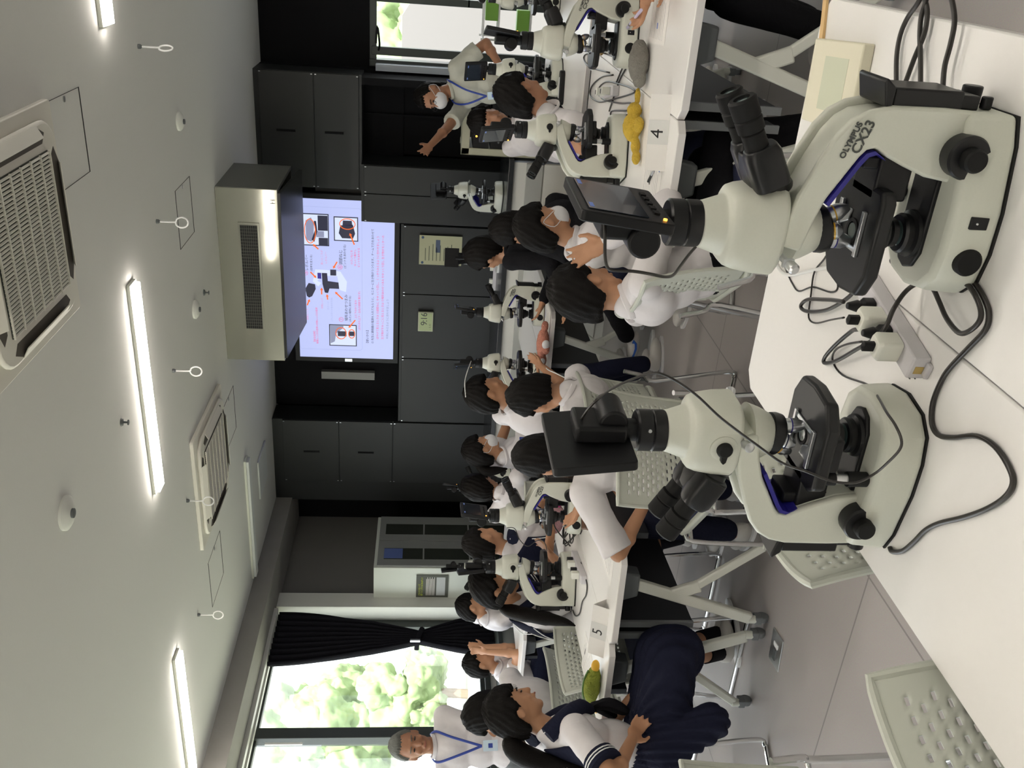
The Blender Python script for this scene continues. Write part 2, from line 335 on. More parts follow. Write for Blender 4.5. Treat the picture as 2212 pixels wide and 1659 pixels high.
spoly('slide_drawing', [(440, 400), (455, 330), (570, 320), (590, 400), (570, 445), (470, 445)], S_blk, -.0078); spoly('slide_drawing', [(475, 330), (480, 285), (560, 285), (565, 330)], S_blk, -.0078)
spoly('slide_drawing', [(342, 1280), (470, 1280), (470, 1300), (400, 1360), (385, 1440), (345, 1460)], S_gr, -.0078); sbox('slide_drawing', 415, 1335, 500, 1385, S_blk, -.0079); sbox('slide_drawing', 520, 1335, 575, 1380, S_blk, -.0079)
spoly('slide_drawing', [(215, 745), (300, 745), (300, 800), (230, 850), (270, 870), (240, 905), (190, 860)], S_wh, -.0072); spoly('slide_drawing', [(300, 745), (450, 755), (510, 850), (500, 950), (440, 930), (420, 800), (300, 800)], S_wh, -.0072)
spoly('slide_drawing', [(118, 930), (150, 875), (210, 885), (215, 930), (180, 1000), (150, 1015), (130, 1000)], S_blk, -.0078); spoly('slide_drawing', [(275, 775), (325, 775), (330, 850), (430, 860), (435, 920), (345, 920), (330, 965), (300, 960), (280, 880)], S_blk, -.0079)
sbox('slide_drawing', 355, 740, 410, 795, S_blk, -.0079); sbox('slide_drawing', 235, 775, 270, 830, S_bl, -.0078)
for cx, cy, rx, ry in ((178, 393, 50, 115), (520, 315, 70, 50), (447, 1355, 50, 60), (550, 1358, 30, 45)): sring(cx, cy, rx, ry, S_or)
for a in ((250, 555, 200, 510), (582, 500, 540, 395), (170, 770, 225, 825), (420, 665, 382, 730), (468, 1018, 395, 950), (270, 980, 270, 915), (325, 1028, 320, 975), (130, 1090, 155, 1030), (585, 1220, 520, 1300)): sarrow(*a)
for b_, cx, cy, s_, m_ in (('⑤', 125, 808, .055, S_red), ('レボルバー', 138, 760, .032, S_blk), ('(倍率を変える)', 180, 762, .024, S_blk), ('黒いところが', 280, 700, .024, S_pk), ('レボルバー', 318, 690, .024, S_pk),
    ('⑥', 448, 740, .055, S_red), ('調節ねじ', 455, 690, .036, S_blk), ('(ピントをあわせる)', 492, 725, .027, S_blk), ('小さいねじを', 556, 686, .024, S_red), ('ゆっくり動かし', 588, 700, .024, S_red), ('ピントをあわせる', 622, 710, .024, S_red),
    ('接眼レンズ', 130, 1235, .024, S_pk), ('【総合倍率】', 192, 1465, .024, S_red), ('接眼レンズの倍率×対物レンズの倍率', 218, 1470, .023, S_red), ('対物レンズ', 272, 1120, .022, S_pk), ('ステージ', 328, 1130, .022, S_faint), ('(プレパラートをのせる台)', 362, 1240, .021, S_faint),
    ('⑦', 450, 1245, .055, S_red), ('場所あわせつまみ', 500, 1232, .034, S_blk), ('(みたい場所にあわせる)', 536, 1238, .025, S_blk), ('上と下のかつまみ', 590, 1205, .024, S_red), ('(それぞれ上下・左右の調節を動かす)', 625, 1318, .024, S_red), ('【使いかた】', 702, 1462, .028, S_blk),
    ('① 先生に顕微鏡の電源を入れてもらうと、モニターに生き物がうつります。チームで力をあわせて', 752, 1450, .0262, S_blk), ('ぼやけて見えるときは ⑥調節ねじ をゆっくり回し、くっきりみえるように合わせましょう', 800, 1405, .0258, S_red),
    ('生き物がすみっこに見えるときは ⑦場所あわせつまみ をゆっくり回し 生き物がモニターの', 848, 1405, .0258, S_red), ('中央にみえるように合わせましょう', 895, 1400, .0262, S_gr)):
    stext(b_, cx, cy, s_, m_)
# ---------------------------------------------------------------- clock and notice on the low cupboard
ck = empty('digital_clock', (-3.43, 8.06, 1.43), 0, 'square digital clock reading 9:16 on the charcoal cupboard', 'clock')
mb().bx(-.1, .1, -.025, 0, 0, .145).obj('clock_case', mat('clock_case', (0.50, 0.53, 0.38), 0.5), ck, bevel=.006, smooth=False)
mb().bx(-.088, .088, -.028, -.025, .012, .133).obj('clock_face', mat('clock_lcd', (0.42, 0.50, 0.24), 0.35), ck, smooth=False)
text('clock_digits', '9:16', .085, frameM((-.035, -.029, .06), (1, 0, 0), (0, 0, 1)), M_print, ck, cs=.9)
text('clock_digits', '- 1:11', .026, frameM((-.075, -.029, .022), (1, 0, 0), (0, 0, 1)), M_print, ck)
nt_ = empty('paper_notice', (-2.72, 8.055, 1.19), 0, 'yellowish paper notice with blue corner magnets on the charcoal cupboard', 'notice')
mb().bx(-.14, .14, -.003, 0, 0, .39).obj('sheet', mat('yellow_paper', (0.50, 0.50, 0.33), 0.8), nt_, smooth=False)
for xx, zz in ((-.12, .03), (-.12, .36), (.12, .36)): mb().cyl((xx, -.008, zz), (xx, -.003, zz), .012, None, 12).obj('magnet', mat('blue_magnet', (0.04, 0.09, 0.18), 0.5), nt_)
for i in range(9): mb().bx(-.10, .02 + .01 * (i * 7 % 5), -.0045, -.003, .33 - i * .034, .336 - i * .034).obj('printed_line', mat('faded_ink', (0.10, 0.11, 0.08), 0.8), nt_, smooth=False)
mb().bx(-.02, .10, -.0045, -.003, .20, .24).obj('printed_block', mat('faded_blue', (0.10, 0.13, 0.2), 0.8), nt_, smooth=False)
# ---------------------------------------------------------------- pale cupboard with poster at the left end of the room
pc = empty('glass_cupboard', (-5.76, 7.45, 0), 0, 'tall pale grey cupboard with two glass doors beside the white pillar', 'cupboard')
mb().bx(-.19, .19, -.41, .42, 0, 1.93).obj('carcass', mat('pale_cupboard_enamel', (0.66, 0.70, 0.64), 0.5), pc, bevel=.004, smooth=False)
GD = mat('cupboard_door_grey', (0.24, 0.25, 0.24), 0.5)
for i, (a, b) in enumerate(((-.40, .0), (.0, .41))):
    dd = mb().bx(.19, .21, a + .004, b - .004, .05, 1.90).obj('cupboard_door', GD, pc, bevel=.003, smooth=False)
    mb().bx(.205, .213, a + .10, a + .27, .12, 1.84).obj('door_glass', mat('dim_cupboard_glass', (0.03, 0.035, 0.028), 0.12), dd, smooth=False)
    for z_ in (.55, 1.0, 1.45): mb().bx(.208, .215, a + .10, a + .27, z_, z_ + .015).obj('shelf_edge', GD, dd, smooth=False)
    mb().bx(.213, .225, (a + .33) if i == 0 else (a + .05), (a + .35) if i == 0 else (a + .07), .95, 1.03).obj('door_handle', M_silver, dd, smooth=False)
mb().bx(.212, .216, -.29, -.14, 1.66, 1.84).obj('blue_box_behind_glass', mat('dull_blue_card', (0.10, 0.15, 0.38), 0.6), pc, smooth=False)
po = empty('poster', (-5.78, 7.035, 1.21), 0, 'dark green framed poster with yellow Japanese heading on the pale cupboard end', 'poster')
mb().bx(-.135, .135, -.006, 0, 0, .31).obj('board', mat('dark_olive_board', (0.07, 0.075, 0.06), 0.6), po, smooth=False)
mb().bx(-.11, .11, -.008, -.006, .03, .115).obj('white_panel', mat('poster_white', (0.45, 0.47, 0.47), 0.7), po, smooth=False)
for i in range(8): mb().bx(-.11, .09 + .02 * (i % 2), -.0075, -.006, .21 - i * .011, .214 - i * .011).obj('printed_line', M_paper, po, smooth=False)
text('heading', 'さわらないで\n使うときのおねがい?', .024, frameM((-.115, -.008, .27), (1, 0, 0), (0, 0, 1)), mat('yellow_green_ink', (0.55, 0.62, 0.05), 0.6), po)
# ---------------------------------------------------------------- blackout curtain tied back
def curtain():
    rows, cols = 60, 90; vs = []; fs = []
    def ext(z):   # near and far edge of the cloth in y
        if z > 1.47: t = (2.8 - z) / 1.33; t = min(1, max(0, t)); s = t ** 1.5; return 6.14 + s * (6.44 - 6.14), 6.85 - (t ** 1.9) * .27
        t = min(1, (1.47 - z) / .75); s = math.sin(t * math.pi / 2); return 6.44 - s * .17, 6.58 + s * .27
    for j in range(rows + 1):
        z = 2.8 - j / rows * 2.1; a, b = ext(z); wd = b - a
        for i in range(cols + 1):
            u = i / cols; amp = .035 if wd > .4 else .028
            x = XL + .14 + amp * math.sin(u * 2 * math.pi * 9 + .6 * math.sin(z * 3)) + .01 * math.sin(u * 61)
            vs.append((x, a + u * wd, z))
    for j in range(rows):
        for i in range(cols): q = j * (cols + 1) + i; fs.append((q, q + 1, q + cols + 2, q + cols + 1))
    b_ = mb(); b_.add(vs, fs); o = b_.obj('cloth', M_curt, ce, ang=180)
    m_ = o.modifiers.new('thick', 'SOLIDIFY'); m_.thickness = .004
ce = empty('blackout_curtain', (0, 0, 0), 0, 'black blackout curtain tied back beside the big window', 'curtain')
curtain()
mb().tube(smoothpts([(XL + .08, 6.42, 1.5), (XL + .2, 6.44, 1.49), (XL + .2, 6.58, 1.45), (XL + .08, 6.6, 1.46)]), .022, 8, ell=.4).obj('tieback', M_curt, ce)
mb().bx(XL + .19, XL + .21, 6.40, 6.42, 1.47, 1.56).obj('tieback_clip', M_silver, ce, smooth=False)
# ---------------------------------------------------------------- ceiling fittings
LEDM = mat('lit_led_tube', (1, 1, 1), 0.5, emit=(1.0, 0.92, 0.83), es=36.0)
OFFM = mat('unlit_led_cover', (0.60, 0.62, 0.62), 0.5)
def strip(cx, cy, lit, label, L=1.22):
    e = empty('strip_light', (cx, cy, HC), 0, label, 'light', 'ceiling strip lights')
    mb().bx(-L / 2 - .01, L / 2 + .01, -.055, .055, -.018, 0).obj('housing', M_leg, e, bevel=.002, smooth=False)
    mb().bx(-L / 2, L / 2, -.045, .045, -.04, -.018).obj('diffuser', LEDM if lit else OFFM, e, bevel=.004, smooth=False)
strip(-2.36, 4.45, 1, 'glowing ceiling strip light, the long one in mid ceiling between the two air conditioners')
strip(-4.80, 4.42, 1, 'glowing ceiling strip light nearest the big window')
strip(.08, 4.53, 1, 'glowing ceiling strip light cut by the frame above the doorway side')
strip(-4.82, 6.76, 0, 'unlit ceiling strip light in the dark far ceiling before the window beam')
for i, x in enumerate((-4.6, -2.2, .1, 1.7)): strip(x, 1.75, 1, 'lit ceiling strip light in the row above the photographer')
for i, x in enumerate((-3.4, -1.0, 1.2)): strip(x, -.9, 1, 'lit ceiling strip light in the row behind the photographer')
CASM = mat('cassette_plastic', (0.66, 0.64, 0.58), 0.5)
def cassette(cx, cy, label):
    e = empty('ceiling_air_conditioner', (cx, cy, HC), 0, label, 'air conditioner', 'ceiling cassette air conditioners')
    mb().prism(rrect(.86, .86, .02), -.025, 0, 'z').obj('panel', CASM, e, bevel=.004)
    mb().prism(rrect(.76, .76, .12), -.048, -.024, 'z').obj('raised_body', CASM, e, bevel=.012)
    mb().bx(-.27, .27, -.27, .27, -.052, -.046).obj('grille_backing', mat('grille_dark', (0.045, 0.05, 0.04), 0.7), e, smooth=False)
    g = mb()
    for i in range(36): g.box((-.263 + i * .015, 0, -.056), (.004, .54, .008), Euler((0, R(35), 0)).to_matrix())
    for i in range(7): g.bx(-.27, .27, -.27 + i * .09 - .003, -.27 + i * .09 + .003, -.062, -.055)
    g.obj('grille', CASM, e, smooth=False)
    for k in range(4):
        a = k * math.pi / 2; q = mb(); q.M = Matrix.Rotation(a, 4, 'Z')
        q.prism([(.30, -.24), (.335, -.27), (.37, -.2), (.37, .2), (.335, .27), (.30, .24)], -.049, -.0475, 'z')
        q.obj('air_outlet', mat('outlet_shadow', (0.07, 0.06, 0.05), 0.6), e, smooth=False)
        q = mb(); q.M = Matrix.Rotation(a, 4, 'Z'); q.box((.35, 0, -.058), (.05, .42, .005), Euler((0, R(-28), 0)).to_matrix()); q.obj('louver', CASM, e, bevel=.002, smooth=False)
    return e
cassette(-1.15, 3.31, 'ceiling cassette air conditioner, the large near one with a slatted grille')
cassette(-3.55, 5.62, 'ceiling cassette air conditioner farther off towards the big window')
def hook(cx, cy, L, label, rz=.2):
    e = empty('ceiling_hook', (cx, cy, HC), rz, label, 'hook', 'white ceiling hooks')
    pts = [(0, 0, 0), (0, 0, -L * .55), (.008, 0, -L * .62)] + [(.0 + .028 * math.cos(a), 0, -L * .80 + .034 * math.sin(a)) for a in [R(60 - 30 * i) for i in range(12)]]
    mb().tube(smoothpts(pts, 3), .0045, 8).obj('rod', M_white, e); mb().lathe([(.012, 0), (.012, -.012), (.006, -.02)], (0, 0, 0)).obj('screw_base', M_gpl, e)
for (cx, cy), lb in zip(((-1.594, 5.01), (-2.51, 5.01), (-3.44, 5.01), (-4.355, 4.98), (-.684, 5.02)), ('white ceiling hook nearest above the hanging white duct box', 'white ceiling hook right of the far end of the long lit strip', 'white ceiling hook hanging across the far air conditioner', 'white ceiling hook closest to the window beam', 'white ceiling hook in the dim ceiling above the doorway side')):
    hook(cx, cy, .17, lb, 1.2 if cx > -1 else .3)
def disc(name, cx, cy, r, label, cat, m=M_wallw):
    e = empty(name, (cx, cy, HC), 0, label, cat); mb().lathe([(r, 0), (r, -.012), (r * .8, -.022), (r * .45, -.03), (.001, -.03)]).obj('cover', m, e)
    mb().lathe([(r * .28, -.03), (r * .28, -.038), (.001, -.04)]).obj('sensor', M_gpl, e); return e
disc('smoke_detector', -2.339, 3.303, .075, 'round ceiling detector nearest the camera, left of the long lit strip', 'detector')
disc('smoke_detector', -1.178, 5.648, .055, 'round ceiling detector in the dim ceiling right of the duct box', 'detector')
disc('smoke_detector', -2.366, 5.619, .062, 'thin round ceiling detector just before the hanging duct box', 'detector')
for cx, cy, lb in ((-2.339, 4.081, 'small ceiling sprinkler head left of the long lit strip'), (-2.355, 5.889, 'small ceiling sprinkler head next to the duct box')):
    e = empty('sprinkler_head', (cx, cy, HC), 0, lb, 'sprinkler'); mb().lathe([(.022, 0), (.018, -.008), (.006, -.01), (.005, -.03), (.014, -.032), (.014, -.035)], seg=14).obj('nozzle', M_gpl, e)
for cx, cy, w_, lb in ((-.92, 3.93 + .02, .36, 'square ceiling hatch outlined beside the near air conditioner'), (-1.72, 5.61, .36, 'square ceiling hatch outlined in front of the duct box'), (-4.41, 5.55, .4, 'square ceiling hatch outlined left of the far air conditioner'), (-3.58, 6.35, .38, 'square ceiling hatch outlined beyond the far air conditioner')):
    e = empty('ceiling_hatch', (cx, cy, HC), 0, lb, 'hatch'); h = w_ / 2; g = mb(); 
    g.bx(-h, h, -h, -h + .008, -.0015, 0); g.bx(-h, h, h - .008, h, -.0015, 0); g.bx(-h, -h + .002, -h, h, -.0015, 0); g.bx(h - .002, h, -h, h, -.0015, 0); g.obj('hatch_gap', M_gap, e, smooth=False)
    mb().lathe([(.012, 0), (.012, -.003), (.001, -.003)], (h - .02, 0, 0), seg=12).obj('latch', M_silver, e)
tag(mb().bx(-4.95, -4.55, 7.25, 7.65, 2.985, 3.0).obj('ceiling_vent_panel', OFFM, None, bevel=.003, smooth=False), 'flat square white ceiling panel near the tall charcoal cabinet', 'panel')
# hanging white duct box
db = empty('hanging_duct_box', (-2.44, 6.42, 2.54), 0, 'glossy white box with black grille hanging from the ceiling before the display', 'ventilation box')
GW = mat('glossy_white_steel', (0.42, 0.42, 0.36), 0.10, 0.55)
mb().bx(-.665, .665, 0, .02, 0.03, .46).obj('front_panel', GW, db, bevel=.004, smooth=False)
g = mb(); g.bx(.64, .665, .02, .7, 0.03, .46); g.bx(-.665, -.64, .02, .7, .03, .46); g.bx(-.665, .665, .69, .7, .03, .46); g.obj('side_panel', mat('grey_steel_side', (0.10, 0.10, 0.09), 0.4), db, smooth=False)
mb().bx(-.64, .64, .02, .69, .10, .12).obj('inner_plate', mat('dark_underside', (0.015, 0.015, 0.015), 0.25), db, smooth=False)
mb().bx(-.42, .42, -.006, 0, .165, .315).obj('grille_frame', GW, db, bevel=.002, smooth=False)
mb().bx(-.40, .40, -.008, -.005, .18, .30).obj('grille_backing', M_gap, db, smooth=False)
g = mb()
for i in range(34): g.bx(-.40 + i * .0242, -.398 + i * .0242, -.010, -.006, .18, .30)
for i in range(9): g.bx(-.40, .40, -.010, -.006, .18 + i * .015, .1815 + i * .015)
g.obj('grille', mat('dull_grille_wire', (0.14, 0.14, 0.12), 0.5), db, smooth=False)
mb().prism([(0, .03), (.7, -.03), (.7, -.05), (0, .01)], -.64, .64, 'x').obj('glass_flap', mat('smoky_glass', (0.03, 0.032, 0.03), 0.22, spec=.15), db, smooth=False)
text('maker_mark', 'H', .05, frameM((.56, -.001, .05), (1, 0, 0), (0, 0, 1)), M_print, db)
# ---------------------------------------------------------------- floor outlet, window bench, back bench
fo = atz(1678, 1403, 0); e = empty('floor_outlet', fo, .15, 'metal floor outlet cover beside the caster feet of the table numbered 5', 'outlet')
mb().bx(-.075, .075, -.055, .055, 0, .006).obj('plate', M_silver, e, bevel=.002, smooth=False); mb().bx(-.05, .0, -.01, .015, .006, .009).obj('socket_flap', M_gpl, e, smooth=False); mb().bx(.01, .03, -.02, .02, .006, .009).obj('white_tab', M_white, e, smooth=False)
bb = empty('back_bench', (-3.0, 7.45, 0), 0, 'long white laboratory bench with black worktop below the charcoal cupboards', 'bench')
BW = mat('bench_front_white', (0.60, 0.59, 0.54), 0.5)
mb().bx(-1.5, 1.36, -.40, .40, 0, .86).obj('bench_body', BW, bb, smooth=False)
mb().bx(-1.53, 1.39, -.44, .42, .86, .90).obj('worktop', mat('black_worktop', (0.02, 0.022, 0.024), 0.25), bb, bevel=.003, smooth=False)
mb().bx(1.36, 1.372, -.40, .40, 0, .86).obj('end_panel', mat('blue_grey_panel', (0.16, 0.18, 0.21), 0.5), bb, smooth=False)
for i in range(5):
    x0 = -1.5 + i * .572
    dd = mb().bx(x0 + .004, x0 + .568, -.42, -.40, .08, .62).obj('bench_door', BW, bb, bevel=.003, smooth=False); mb().cyl((x0 + .3, -.424, .58), (x0 + .3, -.419, .58), .014, None, 16).obj('finger_hole', M_gap, dd)
    mb().bx(x0 + .004, x0 + .568, -.42, -.40, .63, .76).obj('drawer', mat('bench_drawer_grey', (0.36, 0.36, 0.33), 0.5), bb, bevel=.003, smooth=False)
wb = empty('window_cabinet', (-5.88, 6.1, 0), 0, 'low grey fan coil cabinet with slatted top running under the window', 'cabinet')
mb().bx(-.18, .2, -2.8, .7, 0, .74).obj('casing', mat('grey_green_casing', (0.22, 0.23, 0.21), 0.6), wb, bevel=.004, smooth=False)
mb().bx(-.2, .22, -2.82, .72, .74, .78).obj('cabinet_top', M_frame, wb, bevel=.003, smooth=False)
g = mb()
for i in range(9): g.bx(.2, .206, -2.6 + i * .38, -2.32 + i * .38, .3, .62)
g.obj('air_slots', M_gap, wb, smooth=False)
rk = empty('equipment_rack', (-1.38, 7.25, 0), 0, 'cream framed audio equipment rack with black units behind the pointing man', 'rack')
g = mb(); g.bx(-.22, -.17, -.2, .2, 0, 1.27); g.bx(.17, .22, -.2, .2, 0, 1.27); g.bx(-.22, .22, -.2, .2, 1.21, 1.27); g.bx(-.22, .22, -.2, .2, 0, .1)
g.obj('rack_frame', mat('cream_enamel', (0.42, 0.41, 0.30), 0.5), rk, bevel=.004, smooth=False)
for i in range(8):
    u = mb().bx(-.17, .17, -.19, .15, .12 + i * .135, .24 + i * .135).obj('rack_unit', M_black, rk, bevel=.002, smooth=False)
    q = mb()
    for k in range(6): q.cyl((-.12 + k * .045, -.195, .18 + i * .135), (-.12 + k * .045, -.188, .18 + i * .135), .008, None, 10)
    q.obj('knob', M_silver if i % 2 else M_gpl, u)
mb().cyl((-.08, -.198, 1.16), (-.08, -.19, 1.16), .007, None, 10).obj('lamp', M_led, rk)
# ---------------------------------------------------------------- outdoors
def leafm(n, c, e=0):
    return mat(n, c, 0.8, noise_amt=0.7, nscale=1.6)
gmat = mat('bright_grass', (0.44, 0.44, 0.31), 0.9, noise_amt=0.45, nscale=.5)
g = mb(); N = 30; vs = []; fs = []
for j in range(N + 1):
    for i in range(N + 1):
        x = -6.6 - i * 2.2; y = -20 + j * 3.2; z = -.4 + max(0, i - 2) * .02 + .5 * noise.noise(Vector((x * .1, y * .1, 0)))
        vs.append((x, y, z))
for j in range(N):
    for i in range(N): q = j * (N + 1) + i; fs.append((q, q + N + 1, q + N + 2, q + 1))
g.add(vs, fs); tag(g.obj('lawn', gmat, None), 'sunlit lawn and field outside the big window', 'grass', kind='stuff')
struct('ground', mb().bx(-30, 30, 8.7, 60, -.5, -.06), mat('pale_paving', (0.3, 0.3, 0.28), 0.9), smooth=False)
def tree(name, x, y, z, h, r, label, n=26, seed=1, grp='trees outside'):
    rr = random.Random(seed); e = empty(name, (x, y, z), 0, label, 'tree', grp)
    mb().tube(smoothpts([(0, 0, 0), (.05 * r, 0, h * .3), (0, .05 * r, h * .6)]), [.09 * r] * 5 + [.07 * r] * 4, 8).obj('trunk', mat('bark', (0.16, 0.11, 0.07), 0.9), e)
    c = mb()
    for i in range(n):
        a = rr.random() * 6.28; t = rr.random(); q = r * (.75 - .5 * t) * rr.random() ** .5
        c.ell((q * math.cos(a), q * math.sin(a), h * (.42 + .5 * t)), [r * (.22 + .2 * rr.random())] * 3, None, 12, 8)
    o = c.obj('crown', leafm('leaf_green', (0.20, 0.27, 0.12)), e); 
    dt = bpy.data.textures.get('leaf_tex') or bpy.data.textures.new('leaf_tex', 'CLOUDS'); dt.noise_scale = .5
    s_ = o.modifiers.new('sub', 'SUBSURF'); s_.levels = s_.render_levels = 2
    m_ = o.modifiers.new('leafy', 'DISPLACE'); m_.texture = dt; m_.strength = .75; m_.mid_level = .5; m_.texture_coords = 'GLOBAL'
    return e
tree('garden_tree', -24, 22, -.4, 7.5, 2.6, 'round green tree outside, centred in the big window', 34, 3)
tree('garden_tree', -20, 19.5, -.4, 3.2, 1.5, 'small bushy tree outside beside the blackout curtain edge', 20, 5)
tree('garden_tree', -26, 16, -.4, 4.5, 1.9, 'pale green tree outside behind the standing grey-haired man', 24, 8)
tree('garden_tree', -34, 24, -.4, 6, 3.0, 'wide tree outside farther off beyond the lawn', 30, 11)
tree('garden_tree', -2.9, 24, -.06, 3.4, 2.1, 'leafy tree seen through the doorway glass, left one', 34, 12)
tree('garden_tree', 2.0, 27, -.06, 4.0, 2.4, 'leafy tree seen through the doorway glass, right one', 34, 13)
hs = empty('house', (-38, 20, -.4), 0, 'white house outside beyond the lawn, seen through the big window', 'building')
mb().bx(-2, 2, -3, 3, 0, 3).obj('house_wall', mat('house_white', (0.8, 0.8, 0.8), 0.8), hs, smooth=False); mb().prism([(-3.3, 3), (3.3, 3), (0, 4.3)], -2.2, 2.2, 'x').obj('house_roof', mat('grey_roof', (0.25, 0.26, 0.3), 0.7), hs, smooth=False)
for yy in (-2, 0, 1.8): mb().bx(2.0, 2.05, yy, yy + .8, 1, 2).obj('window', mat('house_glass', (0.1, 0.12, 0.15), 0.2), hs, smooth=False)
bal = empty('white_balcony_wall', (-.9, 11.2, 0), 0, 'white outdoor balcony wall with a slanted cap beyond the doorway', 'balcony wall')
mb().bx(-.9, 2.4, 0, .2, 0, 1.0).obj('parapet', mat('sunlit_white_wall', (0.20, 0.19, 0.175), 0.8), bal, smooth=False)
mb().prism([(-.7, .0), (.15, 0), (.15, 1.7), (-.1, 1.86), (-.7, 1.86)], -.1, .1, 'y').obj('side_wall', MATS['sunlit_white_wall'], bal, smooth=False)
mb().bx(.25, .33, -.1, -.05, 1.32, 1.62).obj('red_ribbon', mat('red_ribbon', (0.7, 0.04, 0.02), 0.6), bal, smooth=False)
sun = bpy.data.lights.new('sun', 'SUN'); sun.energy = 17; sun.angle = .02; so = bpy.data.objects.new('sun', sun); C.objects.link(so); so.rotation_euler = Euler((R(25), R(34), 0))
for nm, loc, rot, sz in (('window_portal', (XL - .25, 2.2, 1.85), (0, R(-90), 0), (2.0, 9.3)), ('door_portal', (-.15, YB + .15, 1.05), (R(-90), 0, 0), (2.0, 2.0))):
    l = bpy.data.lights.new(nm, 'AREA'); l.shape = 'RECTANGLE'; l.size, l.size_y = sz; l.cycles.is_portal = True
    o = bpy.data.objects.new(nm, l); C.objects.link(o); o.location = loc; o.rotation_euler = rot

rc = empty('wire_rack_cart', (-.62, 7.75, 0), 0, 'white wire rack cart with green boxes before the doorway', 'cart')
b = mb()
for z in (.35, .75, 1.0, 1.12):
    for i in range(7): b.cyl((-.2, -.15 + i * .05, z), (.2, -.15 + i * .05, z), .003, None, 6)
    for x in (-.2, .2): b.cyl((x, -.15, z), (x, .15, z), .005, None, 6)
for x in (-.2, .2):
    for y in (-.15, .15): b.cyl((x, y, 0), (x, y, 1.14), .008, None, 8)
b.obj('wire_rack', M_white, rc)
for x, z, lb in ((-.05, .756, 'green box standing on the lower shelf of the white wire cart'), (.02, 1.006, 'green box standing higher on the white wire cart')):
    e = empty('green_box', (-.62 + x, 7.75, z), 0, lb, 'box'); mb().bx(-.09, .07, -.05, .05, 0, .10).obj('box_body', mat('bright_green_card', (0.20, 0.42, 0.06), .5), e, bevel=.003)
